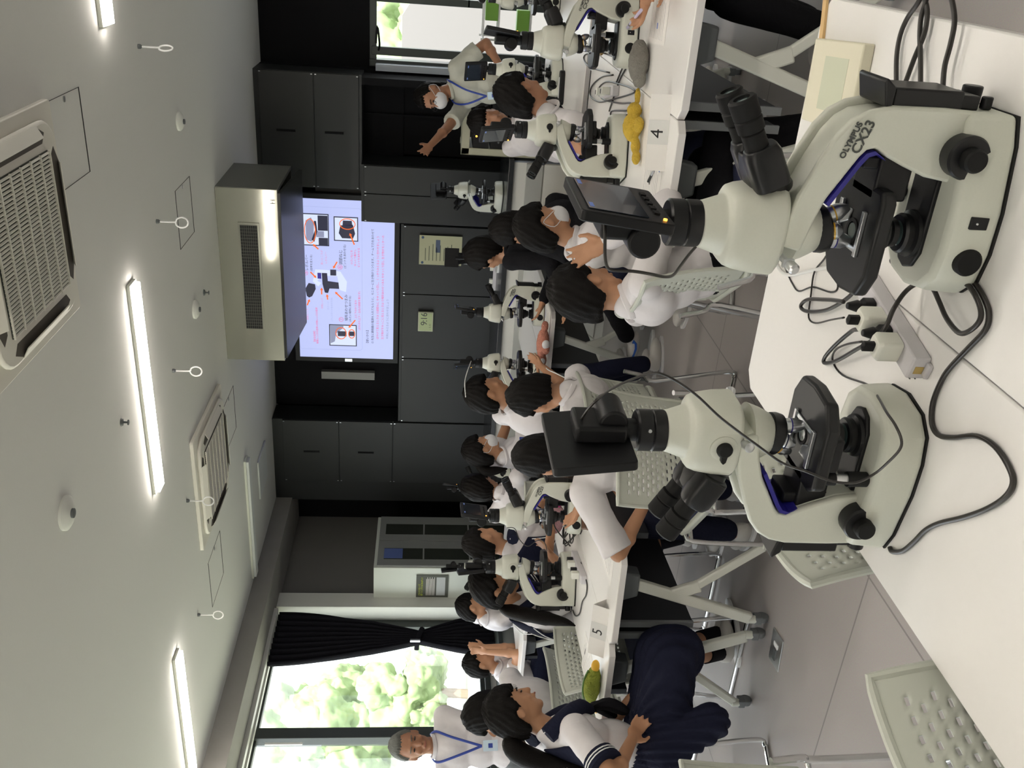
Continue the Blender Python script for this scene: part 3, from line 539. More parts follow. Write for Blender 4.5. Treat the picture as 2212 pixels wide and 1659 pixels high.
# ================================================================ MICROSCOPES  (axis of the optics at x=y=0, stage side +x, eyepieces towards -x)
def sup(rx, ry, z, e=2.6, n=28, cx=0.0, cy=0.0):
    out = []
    for k in range(n):
        a = 2 * math.pi * k / n; c, s_ = math.cos(a), math.sin(a)
        out.append(Vector((cx + rx * math.copysign(abs(c) ** (2 / e), c), cy + ry * math.copysign(abs(s_) ** (2 / e), s_), z)))
    return out
def make_microscope():
    t = empty('microscope')
    # base
    def outline(z, k, ins=0.0):
        pts = [(-.188, -.062), (-.15, -.078), (-.06, -.094), (.0, -.095), (.045, -.085), (.072, -.055), (.082, 0)]
        pts = pts + [(x, -y) for x, y in pts[-2::-1]]
        return [Vector((x * (1 - .03 * k) - .002 * k, y * (1 - .13 * k), z)) for x, y in pts]
    b = mb(); b.loft([outline(.004, 0), outline(.03, .15), outline(.058, .5), outline(.070, 1.1)]); base = b.obj('base', M_ivory, t, bevel=.008, seg=3)
    b = mb(); b.loft([outline(0, .2), outline(.004, .1)]); b.obj('base_gap_shade', M_gap, t)  # thin black plate painted as the shaded gap under the base
    # arm
    prof = [(-.186, .004), (-.190, .10), (-.189, .175), (-.182, .205), (-.168, .228), (-.145, .246), (-.11, .262), (-.06, .281), (-.02, .289), (.015, .289), (.022, .262), (-.03, .249), (-.057, .240), (-.118, .206), (-.128, .198), (-.131, .186), (-.122, .172), (-.108, .14), (-.095, .105), (-.088, .06)]
    core = [(x + (.011 if x < -.18 else .0), z) for x, z in prof[:3]] + [(-.172, .202), (-.160, .220), (-.139, .236), (-.105, .251), (-.056, .270)] + prof[8:]
    b = mb(); b.prism(prof, -.049, -.036); b.prism(prof, .036, .049); b.prism(core, -.040, .040)
    b.obj('arm', M_ivory, t, bevel=.005, seg=3, ang=50)
    ins = [(-.052, .2405), (-.112, .2075), (-.124, .199), (-.128, .187), (-.120, .174)]; ins2 = [(x + .0045, z - .005) for x, z in ins][::-1]
    mb().prism(ins + ins2, -.0505, .0505).obj('blue_trim', M_blue, t)
    b = mb(); b.bx(-.212, -.186, -.04, .04, .075, .175); b.prism([(-.186, .175), (-.212, .175), (-.224, .19), (-.220, .194), (-.186, .185)], -.044, .044); b.bx(-.206, -.186, -.03, .03, .045, .075)
    b.obj('cord_hanger', M_black2, t, bevel=.005)
    b = mb(); b.cyl((-.188, -.02, .032), (-.214, -.02, .032), .014); b.cyl((-.188, .02, .03), (-.205, .02, .03), .008); b.obj('power_inlet', M_black, t, bevel=.002)
    # focus knobs
    for sy in (-1, 1):
        k = mb(); k.lathe([(.029, .047), (.0305, .052), (.0305, .073), (.028, .077), (.017, .077)], (-.130, 0, .064), (0, sy, 0), 36); ko = k.obj('coarse_knob', M_black2, t, ang=25)
        mb().lathe([(.0165, .077), (.0165, .092), (.014, .096), (.001, .096)], (-.130, 0, .064), (0, sy, 0), 28).obj('fine_knob', M_rubber, ko, ang=25)
    # brightness dial and switch (+y side)
    mb().lathe([(.020, .082), (.020, .094), (.017, .097), (.001, .097)], (.012, 0, .032), (0, 1, 0)).obj('brightness_dial', M_rubber, t, ang=25)
    sw = mb().box((-.045, .088, .033), (.018, .012, .026)).obj('power_switch', M_black, t, bevel=.0015); mb().cyl((-.045, .094, .037), (-.045, .0955, .037), .0015, None, 8).obj('mark', M_white, sw)
    # neck, nosepiece, objectives
    b = mb(); b.loft([sup(.026, .026, .222, 2), sup(.034, .034, .228, 2), sup(.044, .044, .247, 2), sup(.050, .048, .266, 2.2)]); b.obj('neck_cone', M_ivory, t)
    nm = Matrix.Translation((0, 0, .222)) @ Matrix.Rotation(R(12), 4, 'Y')
    b = mb(); b.M = nm; b.lathe([(.030, -.014), (.035, -.010), (.036, .0), (.034, .008)], seg=32); np_ = b.obj('nosepiece', M_black2, t)
    for k, (ln, ring) in enumerate(((.038, M_yel), (.026, M_cushion), (.044, M_blue), (.020, M_led and M_yel))):
        q = mb(); q.M = nm @ Matrix.Rotation(k * math.pi / 2 + math.pi, 4, 'Z') @ Matrix.Translation((.017, 0, -.010)) @ Matrix.Rotation(R(-14), 4, 'Y')
        q.lathe([(.0105, 0), (.0125, -.004), (.0125, -ln * .6), (.0095, -ln * .78), (.005, -ln)], seg=20); ob = q.obj('objective', M_silver, np_)
        q2 = mb(); q2.M = q.M; q2.lathe([(.0127, -ln * .35), (.0127, -ln * .35 - .002)], seg=20); q2.obj('colour_ring', ring, ob)
    # head and photo tube
    b = mb(); b.loft([sup(.060, .050, .287, 3, cx=-.003), sup(.067, .055, .295, 3.4), sup(.065, .055, .325, 3.4), sup(.060, .053, .352, 3.4), sup(.056, .050, .364, 3.2), sup(.052, .047, .368, 2.8), sup(.045, .043, .371, 2.1), sup(.043, .042, .377, 2), sup(.036, .036, .397, 2), sup(.034, .034, .404, 2)])
    hd = b.obj('head', M_ivory, t, bevel=.002, ang=60)
    b = mb(); b.lathe([(.013, .054), (.013, .063), (.010, .067), (.001, .067)], (.0, 0, .318), (0, -1, 0)); b.prism([(.008, .310), (.008, .326), (-.020, .322), (-.024, .318), (-.020, .314)], -.066, -.056); b.obj('beam_lever', M_rubber, hd, bevel=.001)
    mb().lathe([(.024, .050), (.022, .056), (.016, .058)], (.0, 0, .318), (0, -1, 0)).obj('lever_boss', M_ivory, hd)
    b = mb(); b.lathe([(.0335, .404), (.0345, .407), (.0345, .424), (.0325, .426), (.0345, .428), (.0345, .449), (.031, .452), (.019, .452), (.019, .472)], seg=36); ad = b.obj('camera_adapter', M_black2, t, ang=25)
    mb().cyl((.016, -.031, .436), (.018, -.036, .436), .003, None, 10).obj('adapter_screw', M_silver, ad)
    b = mb(); b.cyl((.0, 0, .29), (.012, -.062, .286), .005); b.lathe([(.008, .0), (.008, .014), (.005, .016)], (.012, -.062, .286), (.2, -1, -.1)); b.obj('clamp_screw', M_silver, t)
    b = mb(); b.cyl((.03, .045, .288), (.034, .060, .282), .005); b.box((.034, .062, .282), (.012, .006, .016)); b.lathe([(.0075, .0), (.0085, .003), (.0085, .014), (.006, .017)], (.036, .062, .280), (.25, 1, -.3)); b.obj('clamp_screw', M_silver, t)
    # camera with its monitor
    b = mb(); b.box((.004, .005, .512), (.030, .075, .085)); b.obj('camera_body', M_black, t, bevel=.006, seg=3)
    b = mb(); b.cyl((.018, .052, .492), (.018, -.02, .492), .024, None, 28); b.obj('camera_barrel', M_black, t, bevel=.004)
    mm = Matrix.Translation((-.022, 0, .528)) @ Matrix.Rotation(R(-7), 4, 'Y')
    b = mb(); b.M = mm; b.prism(rrect(.182, .134, .008), -.008, .008, 'x'); mo = b.obj('monitor', M_black, t, bevel=.002)
    b = mb(); b.M = mm; b.bx(-.0095, -.0085, -.078, .078, -.030, .055); b.obj('monitor_screen', M_screen, mo)
    b = mb(); b.M = mm
    for i in range(5): b.bx(-.0105, -.008, -.06 + i * .024, -.046 + i * .024, -.052, -.044)
    b.obj('monitor_buttons', M_rubber, mo); b = mb(); b.M = mm; b.cyl((-.008, .074, -.054), (-.0105, .074, -.054), .0028, None, 10); b.obj('status_lamp', M_led, mo)
    b = mb(); b.M = mm; b.bx(-.0098, -.0095, -.074, -.05, .046, .052); b.bx(-.0098, -.0095, .05, .07, .046, .052); b.obj('screen_readout', mat('dim_readout', (0.05, 0.07, 0.14), 0.5, emit=(0.10, 0.16, 0.4), es=.5), mo)
    # binocular tube, tilted 30 degrees towards -x
    T = Matrix.Translation((-.050, 0, .306)) @ Matrix.Rotation(R(-62), 4, 'Y')     # local z runs along the tubes
    b = mb(); b.M = T; b.lathe([(.034, .0), (.036, .006), (.034, .014)], seg=30); b.loft([sup(.026, .036, .012, 3), sup(.027, .044, .024, 3), sup(.026, .050, .050, 3), sup(.022, .046, .072, 3)]); bh = b.obj('binocular_housing', M_black2, t, bevel=.002, ang=50)
    for sy in (-1, 1):
        b = mb(); b.M = T @ Matrix.Translation((0, sy * .030, 0)); b.loft([sup(.025, .023, .020, 3.2), sup(.026, .024, .030, 3.2), sup(.026, .024, .070, 3.2), sup(.022, .021, .082, 2.6)]); pr = b.obj('prism_housing', M_black2, bh, bevel=.002, ang=50)
        b = mb(); b.M = T @ Matrix.Translation((.004, sy * .031, 0)); b.lathe([(.0165, .080), (.0165, .104), (.0150, .106), (.0190, .108), (.0195, .124), (.0180, .126), (.0195, .128), (.0200, .152), (.0175, .155), (.0120, .1545), (.0115, .150), (.001, .149)], seg=28); ep = b.obj('eyepiece', M_rubber, t, ang=25)
        b = mb(); b.M = T @ Matrix.Translation((.004, sy * .031, 0)); b.lathe([(.011, .1495), (.009, .1515), (.001, .1525)], seg=20); b.obj('eyepiece_lens', M_lens, ep)
    # stage
    b = mb(); b.prism([(-.075, -.06), (-.06, -.082), (.05, -.082), (.085, -.055), (.092, 0), (.085, .05), (.05, .07), (-.06, .07), (-.075, .06)], .145, .168, 'z'); st = b.obj('stage', M_black2, t, bevel=.006, seg=3)
    b = mb(); b.prism([(-.03, -.075), (.03, -.075), (.03, .03), (-.03, .03)], .130, .146, 'z'); b.obj('stage_slide_rail', M_black, st, bevel=.003)
    b = mb(); b.bx(-.038, .030, -.05, -.040, .168, .174); b.bx(-.038, .030, .028, .036, .168, .174); b.prism([(-.03, -.04), (.0, -.04), (-.012, -.015), (-.03, -.01)], .168, .1715, 'z'); b.bx(.018, .026, -.035, .03, .168, .1712); b.obj('slide_holder', M_silver, st, bevel=.001)
    mb().lathe([(.019, .1685), (.019, .1695), (.014, .1695), (.014, .1685)], (0, 0, 0)).obj('stage_opening', M_gap, st)
    b = mb(); b.lathe([(.011, .145), (.011, .126)], (-.048, -.062, 0)); b.obj('stage_knob', M_rubber, st, ang=25); b = mb(); b.lathe([(.0125, .105), (.0125, .072), (.010, .070)], (-.048, -.062, 0)); b.lathe([(.0095, .072), (.0095, .046), (.001, .046)], (-.048, -.062, 0)); b.obj('stage_knob', M_rubber, st, ang=25)
    mb().lathe([(.0085, .128), (.0085, .104)], (-.048, -.062, 0)).obj('knob_shaft', M_silver, st)
    b = mb(); b.bx(-.125, -.055, -.036, .036, .118, .168); b.bx(-.118, -.098, -.03, .03, .10, .19); b.obj('stage_carrier', M_black, t, bevel=.004)
    b = mb(); b.lathe([(.024, .145), (.027, .138), (.027, .120), (.021, .112), (.021, .104), (.013, .102)]); cd = b.obj('condenser', M_black2, t, ang=25); mb().lathe([(.013, .167), (.012, .1685), (.001, .169)]).obj('condenser_lens', M_lens, cd)
    b = mb(); b.prism([(-.09, -.034), (.02, -.034), (.045, -.02), (.052, 0), (.045, .02), (.02, .034), (-.09, .034)], .066, .0765, 'z'); b.obj('illuminator_deck', M_black, t, bevel=.003)
    b = mb(); b.lathe([(.036, .0765), (.035, .082), (.029, .085), (.030, .094), (.027, .098), (.020, .098)], seg=36); lp = b.obj('illuminator', M_black2, t, ang=25); mb().lathe([(.020, .0975), (.015, .0995), (.001, .1003)]).obj('illuminator_lens', M_lens, lp)
    # lettering on the +y side
    c_, s_ = math.cos(R(17)), math.sin(R(17))
    for body, sz, o in (('OLYMPUS', .0118, (-.115, .0505, .2295)), ('CX23', .0195, (-.122, .0505, .2105))):
        text('lettering', body, sz, frameM(o, (-c_, 0, -s_), (-s_, 0, c_)), M_print, t, .0003, off=.0004)
    return t
micro0 = make_microscope()
MG = 'upright microscopes with camera monitors'
usedm = []
def place_micro(x, y, z, yaw, label, drop=()):
    if not usedm: o = micro0; usedm.append(1)
    else: o = copy_tree(micro0, None, drop=drop)
    o.location = (x, y, z); o.rotation_euler = (0, 0, R(yaw)); tag(o, label, 'microscope', MG); return o
TZ = .72
place_micro(-.372, 1.275, TZ, 180, 'large microscope at front right with its screen facing the viewer and dark lettering')
place_micro(-.722, 1.275, TZ, 0, 'large microscope at front left seen from its plain side, screen turned away')
place_micro(-.743, 3.766, TZ, 28, 'microscope behind the number 4 card and yellow soft toy, eyepieces to the left')
place_micro(-.405, 3.80, TZ, 192, 'microscope at the far right beside the hands holding a pen')
place_micro(-2.915, 3.70, TZ, 34, 'microscope the long ponytailed girl looks into, beside power strip on table 5')
place_micro(-2.60, 3.70, TZ, 196, 'microscope on table 5 behind the two brown pencil cases, with lit screen outline')
place_micro(-2.33, 5.66, TZ, 196, 'small distant microscope right of the orange soft toy, facing left')
place_micro(-2.62, 5.48, TZ, 33, 'small distant microscope left of the orange toy with a white cable over it')
place_micro(-.80, 5.85, TZ, 42, 'microscope by the black round head, in front of the pointing man')
place_micro(-.42, 6.25, TZ, 190, 'partly cut microscope by the doorway at the edge of the picture')
place_micro(-1.98, 7.42, .90, -28, 'microscope standing on the back bench below the charcoal wall')
place_micro(-4.85, 6.15, TZ, 30, 'far microscope by the pale wall that the boy by the curtain looks into')
place_micro(-4.45, 6.75, TZ, 215, 'farthest microscope with a small screen before the glass cupboard')
# stereo microscope on the back bench
sm_ = empty('stereo_microscope', (-2.55, 7.38, .90), .3, 'grey stereo microscope on the back bench in front of the paper notice', 'microscope')
mb().prism(rrect(.22, .26, .05), 0, .02, 'z').obj('foot_plate', M_wcable, sm_, bevel=.004)
mb().cyl((0, .09, .02), (0, .09, .34), .014).obj('stand_pole', M_chrome, sm_)
GS = mat('stereo_grey_enamel', (0.36, 0.37, 0.36), 0.4)
b = mb(); b.box((0, .06, .22), (.07, .09, .07)); b.loft([sup(.045, .05, .20, 2.4, cy=-.03), sup(.055, .06, .25, 2.6, cy=-.03), sup(.05, .055, .30, 2.4, cy=-.03)]); b.obj('zoom_body', GS, sm_, bevel=.003)
b = mb()
for sx in (-1, 1): b.cyl((sx * .028, -.06, .28), (sx * .032, -.13, .34), .016)
b.obj('eyepiece_pair', M_black, sm_); mb().cyl((.05, .06, .22), (.09, .06, .22), .022).obj('focus_knob', M_black, sm_)
b = mb(); b.cyl((0, -.02, .30), (0, -.02, .37), .02); b.box((0, -.02, .40), (.16, .03, .12)); b.obj('camera_head', M_black, sm_, bevel=.003)
# ================================================================ TABLES
def make_table(mirror=1, L=1.8, W=.442):
    t = empty('folding_table'); h = W / 2
    ch = .035; o = [(-h + ch, -L / 2), (h - ch, -L / 2), (h, -L / 2 + ch), (h, L / 2 - ch), (h - ch, L / 2), (-h + ch, L / 2), (-h, L / 2 - ch), (-h, -L / 2 + ch)]
    if mirror: pass
    tp = mb().prism(o, .692, .72, 'z').obj('table_top', M_top, t, bevel=.003)
    m = mb()
    hh = h - .0  # edge band
    oo = [(x * 1.0015, y * 1.0004) for x, y in o]; m.prism(oo, .6935, .7165, 'z'); m.obj('edge_band', M_edge, tp)
    mb().bx(-.03, .03, -L / 2 + .18, L / 2 - .18, .64, .69).obj('underframe_beam', M_gpl, t, bevel=.004)
    s_ = mirror
    for e in (-1, 1):
        y = e * (L / 2 - .15)
        mb().prism([(-.075, .692), (.075, .692), (.06, .60), (-.045, .60)], y - .035, y + .035).obj('leg_bracket', M_gpl, t, bevel=.008)
        lg = mb(); lg.bar((0.0, y, .62), (s_ * .175, y, .085), .03, .05, (1, 0, 0)); lg.obj('leg', M_leg, t, bevel=.007)
        l2 = mb(); l2.bar((s_ * .066, y, .42), (-s_ * .185, y, .085), .026, .038, (1, 0, 0)); l2.bar((s_ * .060, y, .46), (s_ * .01, y, .33), .028, .055, (1, 0, 0)); l2.obj('leg', M_leg, t, bevel=.007)
        for sx in (s_ * .182, -s_ * .19):
            c = mb(); c.cyl((sx, y, .095), (sx, y, .06), .018, None, 16); cc = c.obj('caster', M_leg, t, bevel=.002)
            q = mb(); q.cyl((sx - .013, y + .012, .026), (sx + .013, y + .012, .026), .026, None, 20); q.box((sx, y + .005, .05), (.036, .045, .03)); q.obj('caster_wheel', M_cast, cc, bevel=.003)
    p = mb().bx(s_ * h - s_ * .035, s_ * h - s_ * .02, -L / 2 + .14, L / 2 - .14, .34, .66).obj('modesty_panel', M_modest, t, bevel=.002)
    q = mb(); q.bx(s_ * h - s_ * .042, s_ * h - s_ * .014, -L / 2 + .125, -L / 2 + .14, .34, .67); q.obj('panel_end_strip', M_cast, p, bevel=.001); q = mb(); q.bx(s_ * h - s_ * .042, s_ * h - s_ * .014, L / 2 - .14, L / 2 - .125, .34, .67); q.obj('panel_end_strip', M_cast, p, bevel=.001)
    b = mb().bx(-s_ * h + s_ * .02, -s_ * h + s_ * .05, -L / 2 + .22, L / 2 - .22, .56, .685); b.obj('storage_rail', M_modest, t, bevel=.003)
    return t
tabs = {}
def table(x, y, rz, label, mirror, z=0):
    if mirror not in tabs: o = tabs[mirror] = make_table(mirror)
    else: o = copy_tree(tabs[mirror])
    o.location = (x, y, z); o.rotation_euler = (0, 0, R(rz)); tag(o, label, 'table', 'white folding tables in pairs'); return o
W2 = .2225
table(-.975 + W2, 1.972 - .9, 0, 'nearest white folding table, holding the plain-sided large microscope', 1)
table(-.53 + W2, 1.972 - .9, 0, 'nearest white folding table, holding the large lettered microscope', -1)
table(-.975 + W2, 2.945 + .9, 0, 'white folding table with the yellow soft toy and most of the number 4 card', 1)
table(-.53 + W2, 2.955 + .9, 0, 'white folding table with the hands and the grey furry pouch', -1)
def rot2(x, y, a): return (x * math.cos(R(a)) - y * math.sin(R(a)), x * math.sin(R(a)) + y * math.cos(R(a)))
A5 = 4.5; cx5, cy5 = -2.626, 2.797
for sx, mi, lb in ((-1, 1, 'white folding table carrying the green furry pouch, left of the number 5 card'), (1, -1, 'white folding table carrying the number 5 card, papers and brown cases')):
    dx, dy = rot2(sx * W2, .905, A5); table(cx5 + dx, cy5 + dy, A5, lb, mi)
table(-2.195 - W2, 5.27 + .9, 2, 'distant white folding table under the orange soft toy', -1)
table(-2.195 - 3 * W2, 5.24 + .9, 2, 'distant white folding table with the white tissue case, beside the girl in a mask', 1)
table(-5.13 + W2, 5.13 + .9, 0, 'small looking white table where the boy rests his elbow near the curtain', 1)
table(-5.13 + 3 * W2, 5.13 + .9, 0, 'white folding table by the pale cupboard, half hidden by the ponytail', -1)
table(-.97 + W2, 4.93 + .9, 0, 'white folding table before the pointing man, with the black pencil tin', 1)
table(-.525 + W2, 4.93 + .9, 0, 'white folding table before the doorway, at the edge of the picture', -1)
# ================================================================ CHAIRS (sitter looks along +y)
def make_chair():
    t = empty('perforated_chair')
    nu, nv = 61, 53; vs = []; fs = []; hw, z0, z1 = .225, .46, .805
    def P(u, v):    # u -1..1, v 0..1
        wv = hw * (1 - .05 * (1 - v)); x = u * wv
        y = -.215 - .055 * v + .050 * (abs(u) ** 2.4) * (.5 + .5 * v) - .035 * (v ** 3)
        return (x, y, z0 + (z1 - z0) * v)
    for j in range(nv + 1):
        for i in range(nu + 1): vs.append(P(-1 + 2 * i / nu, j / nv))
    for j in range(nv):
        for i in range(nu):
            r_, c_ = j // 3, i // 2
            hole = 5 <= i < nu - 5 and 5 <= j < nv - 5 and j % 3 == 1 and (i % 4 in ((1, 2) if (j // 3) % 2 else (3, 0)))
            if not hole: q = j * (nu + 1) + i; fs.append((q, q + 1, q + nu + 2, q + nu + 1))
    b = mb(); b.add(vs, fs); o = b.obj('backrest', M_chair, t, ang=70); m_ = o.modifiers.new('thick', 'SOLIDIFY'); m_.thickness = .006; m_.offset = 0
    rim = [P(-1 + 2 * i / 24, 1) for i in range(25)]; left = [P(-1, i / 12) for i in range(12)]; right = [P(1, 1 - i / 12) for i in range(1, 13)]
    mb().tube([Vector(p) for p in left + rim + right], .0085, 8).obj('backrest_rim', M_chair, o)
    s_ = [Vector((x, y, 0)) for x, y in rrect(.44, .44, .07)]
    sv = mb(); sv.loft([[Vector((p.x * .96, p.y * .96, .425 - .01 * abs(p.x))) for p in s_], [Vector((p.x, p.y, .435 + .3 * p.x ** 2)) for p in s_], [Vector((p.x * .98, p.y * .98, .445 + .3 * p.x ** 2)) for p in s_]])
    sv.obj('seat', M_chair, t, bevel=.003); mb().prism(rrect(.40, .40, .06), .45, .475, 'z').obj('seat_pad', M_cushion, t, bevel=.012)
    for sx in (-1, 1):
        x = sx * .235
        pts = [(sx * .19, .17, .43), (x, .19, .40), (x, .225, .06), (x, .20, .0135), (x, .16, .0115), (x, -.20, .0115), (x, -.245, .0135), (x, -.27, .05), (x, -.21, .40), (x, -.235, .46), (sx * .222, -.262, .56)]
        mb().tube(smoothpts(pts, 4), .0105, 10).obj('sled_leg', M_chrome, t)
    b = mb(); b.cyl((-.235, .15, .42), (.235, .15, .42), .009, None, 10); b.cyl((-.235, -.17, .42), (.235, -.17, .42), .009, None, 10); b.obj('cross_bar', M_chrome, t)
    return t
chair0 = make_chair(); usedc = []
def chair(x, y, ang, label):     # ang: direction the sitter faces, degrees from +x
    if not usedc: o = chair0; usedc.append(1)
    else: o = copy_tree(chair0)
    o.location = (x, y, 0); o.rotation_euler = (0, 0, R(ang - 90)); tag(o, label, 'chair', 'ivory perforated sled chairs'); return o
chair(-.765, .80, 0, 'empty perforated chair nearest the camera, tucked against the bottom left table edge')
chair(-.775, 1.49, 0, 'empty perforated chair tucked behind the plain-sided large microscope')
c14 = chair(-.93, 3.09, 35, 'perforated chair of the boy who holds his hand to his hair')
c12 = chair(-2.13, 3.64, 180, 'perforated chair of the boy with short black hair left of the round-haired one')
c11 = chair(-1.90, 3.03, 142, 'perforated chair behind the raised monitor back of the left large microscope')
chair(-2.96, 3.36, 0, 'empty perforated chair back seen just below the long ponytail tip')
c4 = chair(-3.83, 3.60, 180, 'perforated chair with its back to the camera behind the green furry pouch')
c3 = chair(-3.36, 2.62, 62, 'perforated chair under the sailor-uniform girl with her fist down')
chair(-3.68, 5.30, 118, 'far perforated chair back seen behind the microscope with brown cases')
chair(-2.29, 1.60, 150, 'perforated chair at the lower left border, only a backrest corner showing')
c15 = chair(-1.30, 3.95, 20, 'perforated chair of the masked boy beside the dark-jacketed student')
# ================================================================ CABLES AND THINGS ON THE NEAR TABLE
def cable(name, pts, r, m, label, group='cables on the near table', seg=8):
    o = mb().tube(smoothpts(pts, 5), r, seg).obj(name, m, None, ang=180); tag(o, label, 'cable', group); return o
def tz(L, z): return [atz(px, py, z) for px, py in L]
k1 = [(1922, 1182), (1928, 1192), (1950, 1190), (1975, 1170), (2000, 1145), (2030, 1130), (2080, 1118), (2130, 1100), (2170, 1075), (2188, 1045), (2180, 1010), (2150, 965), (2110, 942), (2060, 945), (2028, 940), (2013, 915), (2015, 870), (2035, 820), (2056, 790), (2095, 749), (2128, 713), (2136, 680), (2128, 650), (2106, 613), (2083, 596), (2042, 588.5), (2000, 586), (1953, 577), (1928, 566), (1930, 559), (1950, 557), (1985, 560)]
cable('power_cable', tz(k1, .7245), .0042, M_cable, 'thick black cable running along the near table from the left microscope')
k2 = [(1839, 716), (1806, 744), (1783, 770), (1781, 784), (1806, 780), (1850, 755), (1884, 735), (1912, 708), (1931, 666), (1959, 627), (1992, 609), (2014, 622), (2028, 650), (2045, 688), (2072, 719), (2097, 713), (2117, 691), (2117, 663), (2100, 627), (2080, 608), (2050, 597)]
P2 = tz(k2, .7335); P2 = [atz(1862, 711, .775), atz(1850, 712, .765)] + P2
for i in (2, 3, 4, 5, 6, 7, 8, 9): P2[i] = atz(*k2[i - 2], [.755, .74, .73, .728, .735, .75, .765, .770][i - 2])
P2[10] = atz(*k2[8], .765); P2[11] = atz(*k2[9], .745)
cable('power_cable', P2, .0040, M_cable, 'thick black cable looping over the power strip from its nearer black plug')
k3 = [(1822, 652), (1800, 648), (1778, 647), (1745, 647), (1730, 660), (1738, 671), (1765, 673), (1795, 666), (1834, 641), (1855, 612), (1868, 580)]
cable('power_cable', [atz(p[0], p[1], .775 - .045 * min(1, i / 3)) for i, p in enumerate(k3)], .0040, M_cable, 'thick black cable making a narrow loop from the farther black plug')
k4 = [(1823, 686), (1795, 691), (1762, 698), (1747, 686), (1750, 650), (1752, 635), (1759, 588), (1780, 560), (1795, 533), (1800, 510)]
cable('thin_cable', [atz(p[0], p[1], .775 - .05 * min(1, i / 2)) for i, p in enumerate(k4)], .0019, M_cable, 'thin black cable from the farther white adapter, rising under the stage')
cable('thin_cable', tz([(1690, 561), (1700, 588), (1712, 613), (1726, 629), (1756, 620), (1795, 631), (1810, 619), (1802, 577), (1805, 541), (1812, 515)], .7215), .0019, M_cable, 'thin black cable waving along the far edge of the near table')
k6 = [(1862, 738), (1828, 744), (1804, 757), (1799, 780), (1820, 810), (1876, 832), (1898, 860)]
P6 = [atz(p[0], p[1], .775 - .052 * min(1, i / 3)) for i, p in enumerate(k6)]
P6[5], P6[6] = atz(1876, 832, .75), atz(1898, 860, .785)
P6 += [atz(px, py, z) for px, py, z in ((1915, 890, .81), (1934, 918, .815), (1947, 949, .815), (1943, 972, .815), (1915, 1002, .82), (1888, 1024, .825))]
P6 += [aty(px, py, y) for px, py, y in ((1850, 1042, 1.12), (1800, 1040, 1.12), (1740, 1018, 1.13), (1690, 1000, 1.16), (1640, 965, 1.17), (1560, 905, 1.18), (1500, 850, 1.19), (1440, 812, 1.2), (1400, 808, 1.21), (1330, 835, 1.225), (1285, 868, 1.24), (1258, 902, 1.27), (1250, 925, 1.28))]
cable('thin_cable', P6, .0021, M_cable, 'long thin black cable arching beside the left microscope up to its monitor')
P7 = [aty(px, py, y) for px, py, y in ((1306, 476, 1.22), (1307, 501, 1.2), (1307, 552, 1.19), (1312, 577, 1.19), (1326, 584, 1.19), (1367, 586, 1.19), (1405, 592, 1.2), (1435, 598, 1.22), (1453, 595, 1.24), (1468, 577, 1.27), (1493, 544, 1.31), (1530, 505, 1.35))]
cable('thin_cable', P7, .0024, M_cable, 'thin black cable hanging in a hook shape from the right microscope monitor')
cable('white_cable', tz([(1884, 612), (1851, 589), (1834, 580), (1795, 577), (1745, 586), (1709, 594), (1690, 588), (1676, 566), (1680, 540)], .724), .0038, M_wcable, 'soft white cable leaving the far end of the power strip')
for i, L in enumerate(([(1936, 190), (1936, 175), (1937, 120), (1945, 75), (1960, 39), (1981, 9), (1996, -20)], [(1950, 190), (1957, 175), (1975, 126), (1996, 75), (2003, 30), (1998, 0), (1990, -20)], [(1988, 190), (1988.5, 175), (1988.5, 126), (1987, 75), (1990, 36), (1999, 6), (2006, -20)], [(2037, 195), (2037, 181), (2041, 141), (2053, 96), (2062, 45), (2056, 0), (2050, -20)])):
    cable('power_cable', tz(L, .728 + .002 * i), .0042, M_cable, ['thick cable at upper right of the near table, the curved one nearest the wood stick', 'thick cable at upper right of the near table, the one crossing diagonally', 'thick cable at upper right of the near table, the straight middle one', 'thick cable at upper right of the near table, the one farthest from the wood stick'][i])
# power strip
sa, sb_ = atz(1872, 612, .735), atz(1985, 797, .735); dv = (sb_ - sa); Ls = dv.length; ang = math.atan2(dv.y, dv.x)
ps = empty('power_strip', ((sa.x + sb_.x) / 2, (sa.y + sb_.y) / 2, TZ), ang, 'pale grey power strip lying between the two large microscopes', 'power strip')
mb().prism(rrect(Ls, .042, .004), 0, .030, 'z').obj('strip_body', M_strip, ps, bevel=.003)
b = mb(); b.bx(-Ls / 2, Ls / 2, -.0215, -.0205, .012, .014); b.bx(-Ls / 2, Ls / 2, -.0218, -.0205, .021, .023); b.obj('side_groove', M_gpl, ps, smooth=False)
b = mb(); b.bx(Ls / 2, Ls / 2 + .012, -.012, .014, 0, .008); b.obj('mounting_tab', M_strip, ps, bevel=.002)
b = mb(); b.bx(Ls / 2 - .0005, Ls / 2 + .0008, -.010, .004, .008, .022); b.obj('brass_mark', mat('brass_mark', (0.5, 0.36, 0.12), 0.5), ps)
ux = Vector((math.cos(ang), math.sin(ang), 0)); cs = Vector((ps.location.x, ps.location.y, TZ))
def onstrip(s): return cs + ux * s
